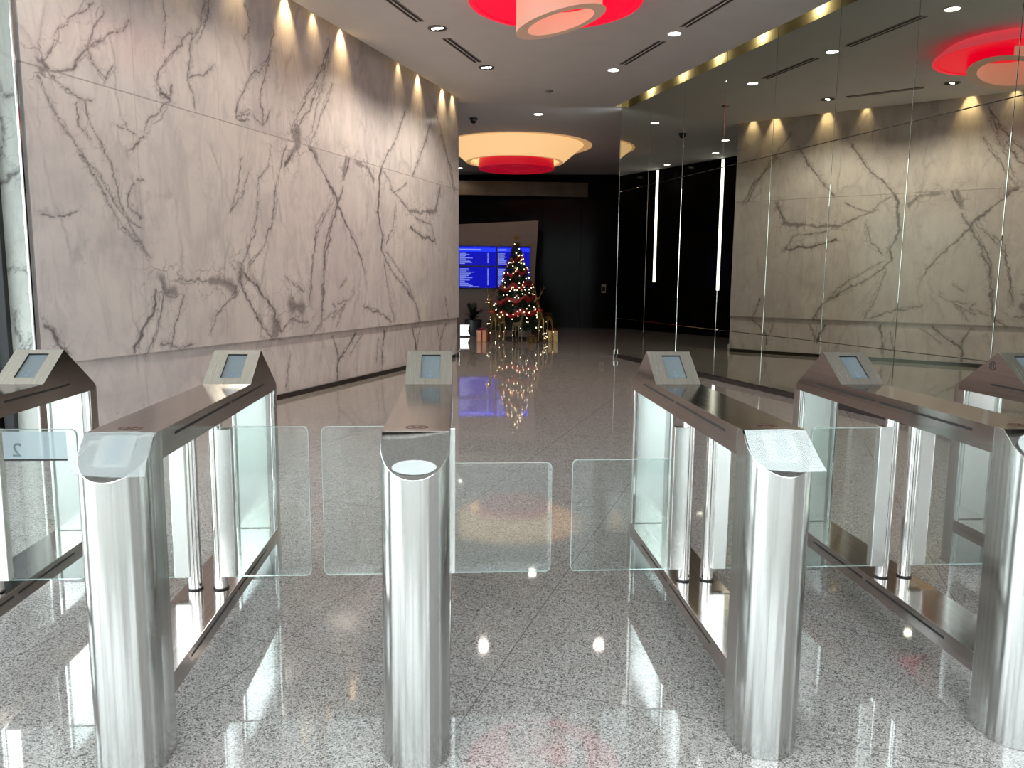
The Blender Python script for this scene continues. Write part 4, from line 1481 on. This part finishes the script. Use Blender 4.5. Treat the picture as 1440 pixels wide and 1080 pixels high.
# glitter reindeer: one smooth wire body each, with antlers and small lights
def reindeer(x, y, rz, s, label, mat, bow=True, look=0.25, bulbs=14, seed=1, antlers=True):
    t = thing('reindeer_figure', label, 'reindeer figure', (x, y, 0), rz, 'glittering reindeer around the tree')
    # joints: spine, neck, head, four legs; x is forward
    J = [(-.30, 0, .78, .085), (-.10, 0, .80, .080), (.14, 0, .80, .095), (.26, 0, .96, .060), (.33, 0, 1.16, .048), (.40, 0, 1.24, .058), (.56, 0, 1.19, .030),
         (-.40, 0, .84, .025)]
    E_ = [(0, 1), (1, 2), (2, 3), (3, 4), (4, 5), (5, 6), (0, 7)]
    for sx, root, knee in ((-.30, 0, -.06), (.14, 2, .03)):
        for sy in (-1, 1):
            b0 = len(J)
            J += [(sx, sy * .07, .66, .048), (sx + knee, sy * .085, .40, .026), (sx + knee * .2, sy * .09, .22, .020), (sx + .02, sy * .095, .02, .022)]
            E_ += [(root, b0), (b0, b0 + 1), (b0 + 1, b0 + 2), (b0 + 2, b0 + 3)]
    for sy in (-1, 1):
        b0 = len(J)
        J += [(.37, sy * .07, 1.31, .018)]
        E_ += [(5, b0)]
    me = bpy.data.meshes.new('body')
    me.from_pydata([Vector(j[:3]) * s for j in J], E_, [])
    o = bpy.data.objects.new('body', me)
    COL.objects.link(o)
    o.parent = t
    sk = o.modifiers.new('skin', 'SKIN')
    sk.use_smooth_shade = True
    for i, j in enumerate(J):
        me.skin_vertices[0].data[i].radius = (j[3] * s, j[3] * s)
    me.skin_vertices[0].data[1].use_root = True
    sub = o.modifiers.new('subdivision', 'SUBSURF')
    sub.levels = sub.render_levels = 1
    me.materials.append(mat)
    for sy in (-1, 1) if antlers else ():
        bm = bmesh.new()
        tube(bm, [Vector(p) * s for p in ((.39, sy * .03, 1.28), (.33, sy * .09, 1.42), (.30, sy * .14, 1.55), (.36, sy * .17, 1.68))], [.014 * s, .012 * s, .010 * s, .006 * s], 6)
        tube(bm, [Vector(p) * s for p in ((.32, sy * .10, 1.45), (.42, sy * .13, 1.54), (.45, sy * .14, 1.60))], [.010 * s, .008 * s, .005 * s], 6)
        tube(bm, [Vector(p) * s for p in ((.30, sy * .14, 1.55), (.22, sy * .16, 1.63))], [.009 * s, .005 * s], 6)
        obj('antler', bm, mat, t, smooth=60)
    if bow:
        bm = bmesh.new()
        lathe(bm, [(.062, .98), (.085, .94), (.082, .90), (.060, .93)], (.25, 0), seg=16, closed=True)
        for v in bm.verts:
            v.co *= s
        obj('scarf', bm, M['ribbon_bright'], t, smooth=50)
    rr = random.Random(seed)
    bb = bmesh.new()
    ball(bb, (0, 0, 0), .011, 1)
    fb = None
    spots = [(J[a], J[b]) for a, b in E_ if b != 7]
    for k in range(bulbs):
        a, b = rr.choice(spots)
        f = rr.random()
        p = (Vector(a[:3]) * (1 - f) + Vector(b[:3]) * f)
        rad = a[3] * (1 - f) + b[3] * f
        q = rr.uniform(0, 2 * math.pi)
        p = (p + Vector((math.cos(q) * .3, math.sin(q), math.sin(q * 2) * .5)) * rad * 1.05) * s
        if fb is None:
            fb = c = obj('bulb', bb, M['bulb'], t)
        else:
            c = fb.copy()
            COL.objects.link(c)
            c.parent = t
        c.location = p


M['ribbon_bright'] = plain('red_scarf', (0.45, 0.03, 0.01), 0.4)
reindeer(.93, 18.55, R(-125), .79, 'tall gold reindeer figure at the left of the tree', M['gold'], seed=2, bulbs=22)
reindeer(1.45, 18.5, R(-62), .55, 'small champagne reindeer figure in front of the tree middle', M['pewter'], False, seed=3, bulbs=4, antlers=False)
reindeer(2.08, 18.6, R(232), .82, 'tall gold reindeer figure at the right of the tree', M['gold'], seed=4, bulbs=26)


def gift(x, y, w, d, h, rz, label, paper, rib):
    t = thing('gift_box', label, 'gift box', (x, y, 0), rz, 'wrapped gift boxes under the tree')
    obj('box', boxes((-w / 2, w / 2, -d / 2, d / 2, 0, h)), paper, t, bevel=.004)
    obj('ribbon', boxes((-.02, .02, -d / 2 - .003, d / 2 + .003, 0.001, h + .003), (-w / 2 - .003, w / 2 + .003, -.02, .02, 0.001, h + .0025)), rib, t)
    bm = bmesh.new()
    for q in (0, 1, 2, 3):
        a = q * math.pi / 2 + .5
        c, sn = math.cos(a), math.sin(a)
        tube(bm, [(0, 0, h + .006), (.035 * c, .035 * sn, h + .045), (.075 * c, .075 * sn, h + .035), (.05 * c, .05 * sn, h + .010)], [.008, .014, .014, .008], 6)
    obj('bow', bm, rib, t, smooth=60)


M['copper_paper'] = plain('copper_paper', (0.75, 0.36, 0.22), 0.35, 0.6, var=.15)
M['gold_paper'] = plain('gold_paper', (0.34, 0.22, 0.09), 0.35, 0.6, var=.2, scale=20)
M['red_paper'] = plain('red_paper', (0.20, 0.02, 0.02), 0.35, 0.3)
gift(.58, 18.9, .22, .22, .27, .1, 'copper gift box with red ribbon at the far left of the tree', M['copper_paper'], M['ribbon_bright'])
gift(.74, 19.1, .16, .18, .24, -.2, 'narrow red gift box beside the copper one', M['red_paper'], M['gold_paper'])
gift(2.34, 19.0, .24, .24, .27, -.1, 'gold gift box with red ribbon right of the tree', M['gold_paper'], M['ribbon_bright'])
gift(1.78, 18.42, .15, .15, .14, .5, 'small gold gift box between the reindeer legs on the right', M['gold_paper'], M['gold'])

# ---------------------------------------------------------------- light strips, reader, wall clips
M['strip'] = glow('white_light_strip', (1.0, 0.98, 0.90), 3.2)
for y, z0, lb in ((18.4, 1.25, 'white vertical light strip on the black wall, nearest to the marble in the mirror'),
                  (21.0, 1.45, 'white vertical light strip on the black wall, middle one in the mirror'),
                  (23.2, 1.75, 'white vertical light strip on the black wall, furthest left in the mirror')):
    t = thing('light_strip', lb, 'strip light', (-3.0, y, z0), 0, 'vertical light strips on the black wall')
    obj('channel', boxes((0, .03, -.06, .06, 0, CH - .02 - z0)), M['dark_metal'], t)
    obj('diffuser', boxes((.03, .045, -.045, .045, .01, CH - .03 - z0)), M['strip'], t)

yb = by0 + (by1 - by0) * (4.62 - bx0) / (bx1 - bx0)
t = thing('access_reader', 'small pale access reader on the black back wall by the mirror edge', 'access reader', (4.60, yb - .002, 1.10))
obj('plate', boxes((-.07, .07, -.03, 0, 0, .28)), plain('reader_case', (0.45, 0.42, 0.38), 0.5), t, bevel=.008)
obj('keypad', boxes((-.045, .045, -.034, -.03, .06, .20)), M['bezel'], t)


def clip(p, rz, label):
    t = thing('corner_clip', label, 'clip', p, rz, 'polished clips at the wall feet')
    obj('bracket', boxes((-.012, .012, -.02, .02, 0, .16)), M['chrome'], t, bevel=.004)
    obj('arm', boxes((-.012, .012, -.07, .0, .10, .13)), M['chrome'], t, bevel=.004)


clip(on_wall(MR, MT1 - .02, 0.0, .035), aR + R(90), 'polished steel clip at the foot of the mirror wall end')
clip(on_wall(ML, T1 - .02, 0.0, .03), aL - R(90), 'polished steel clip at the foot of the marble wall end')
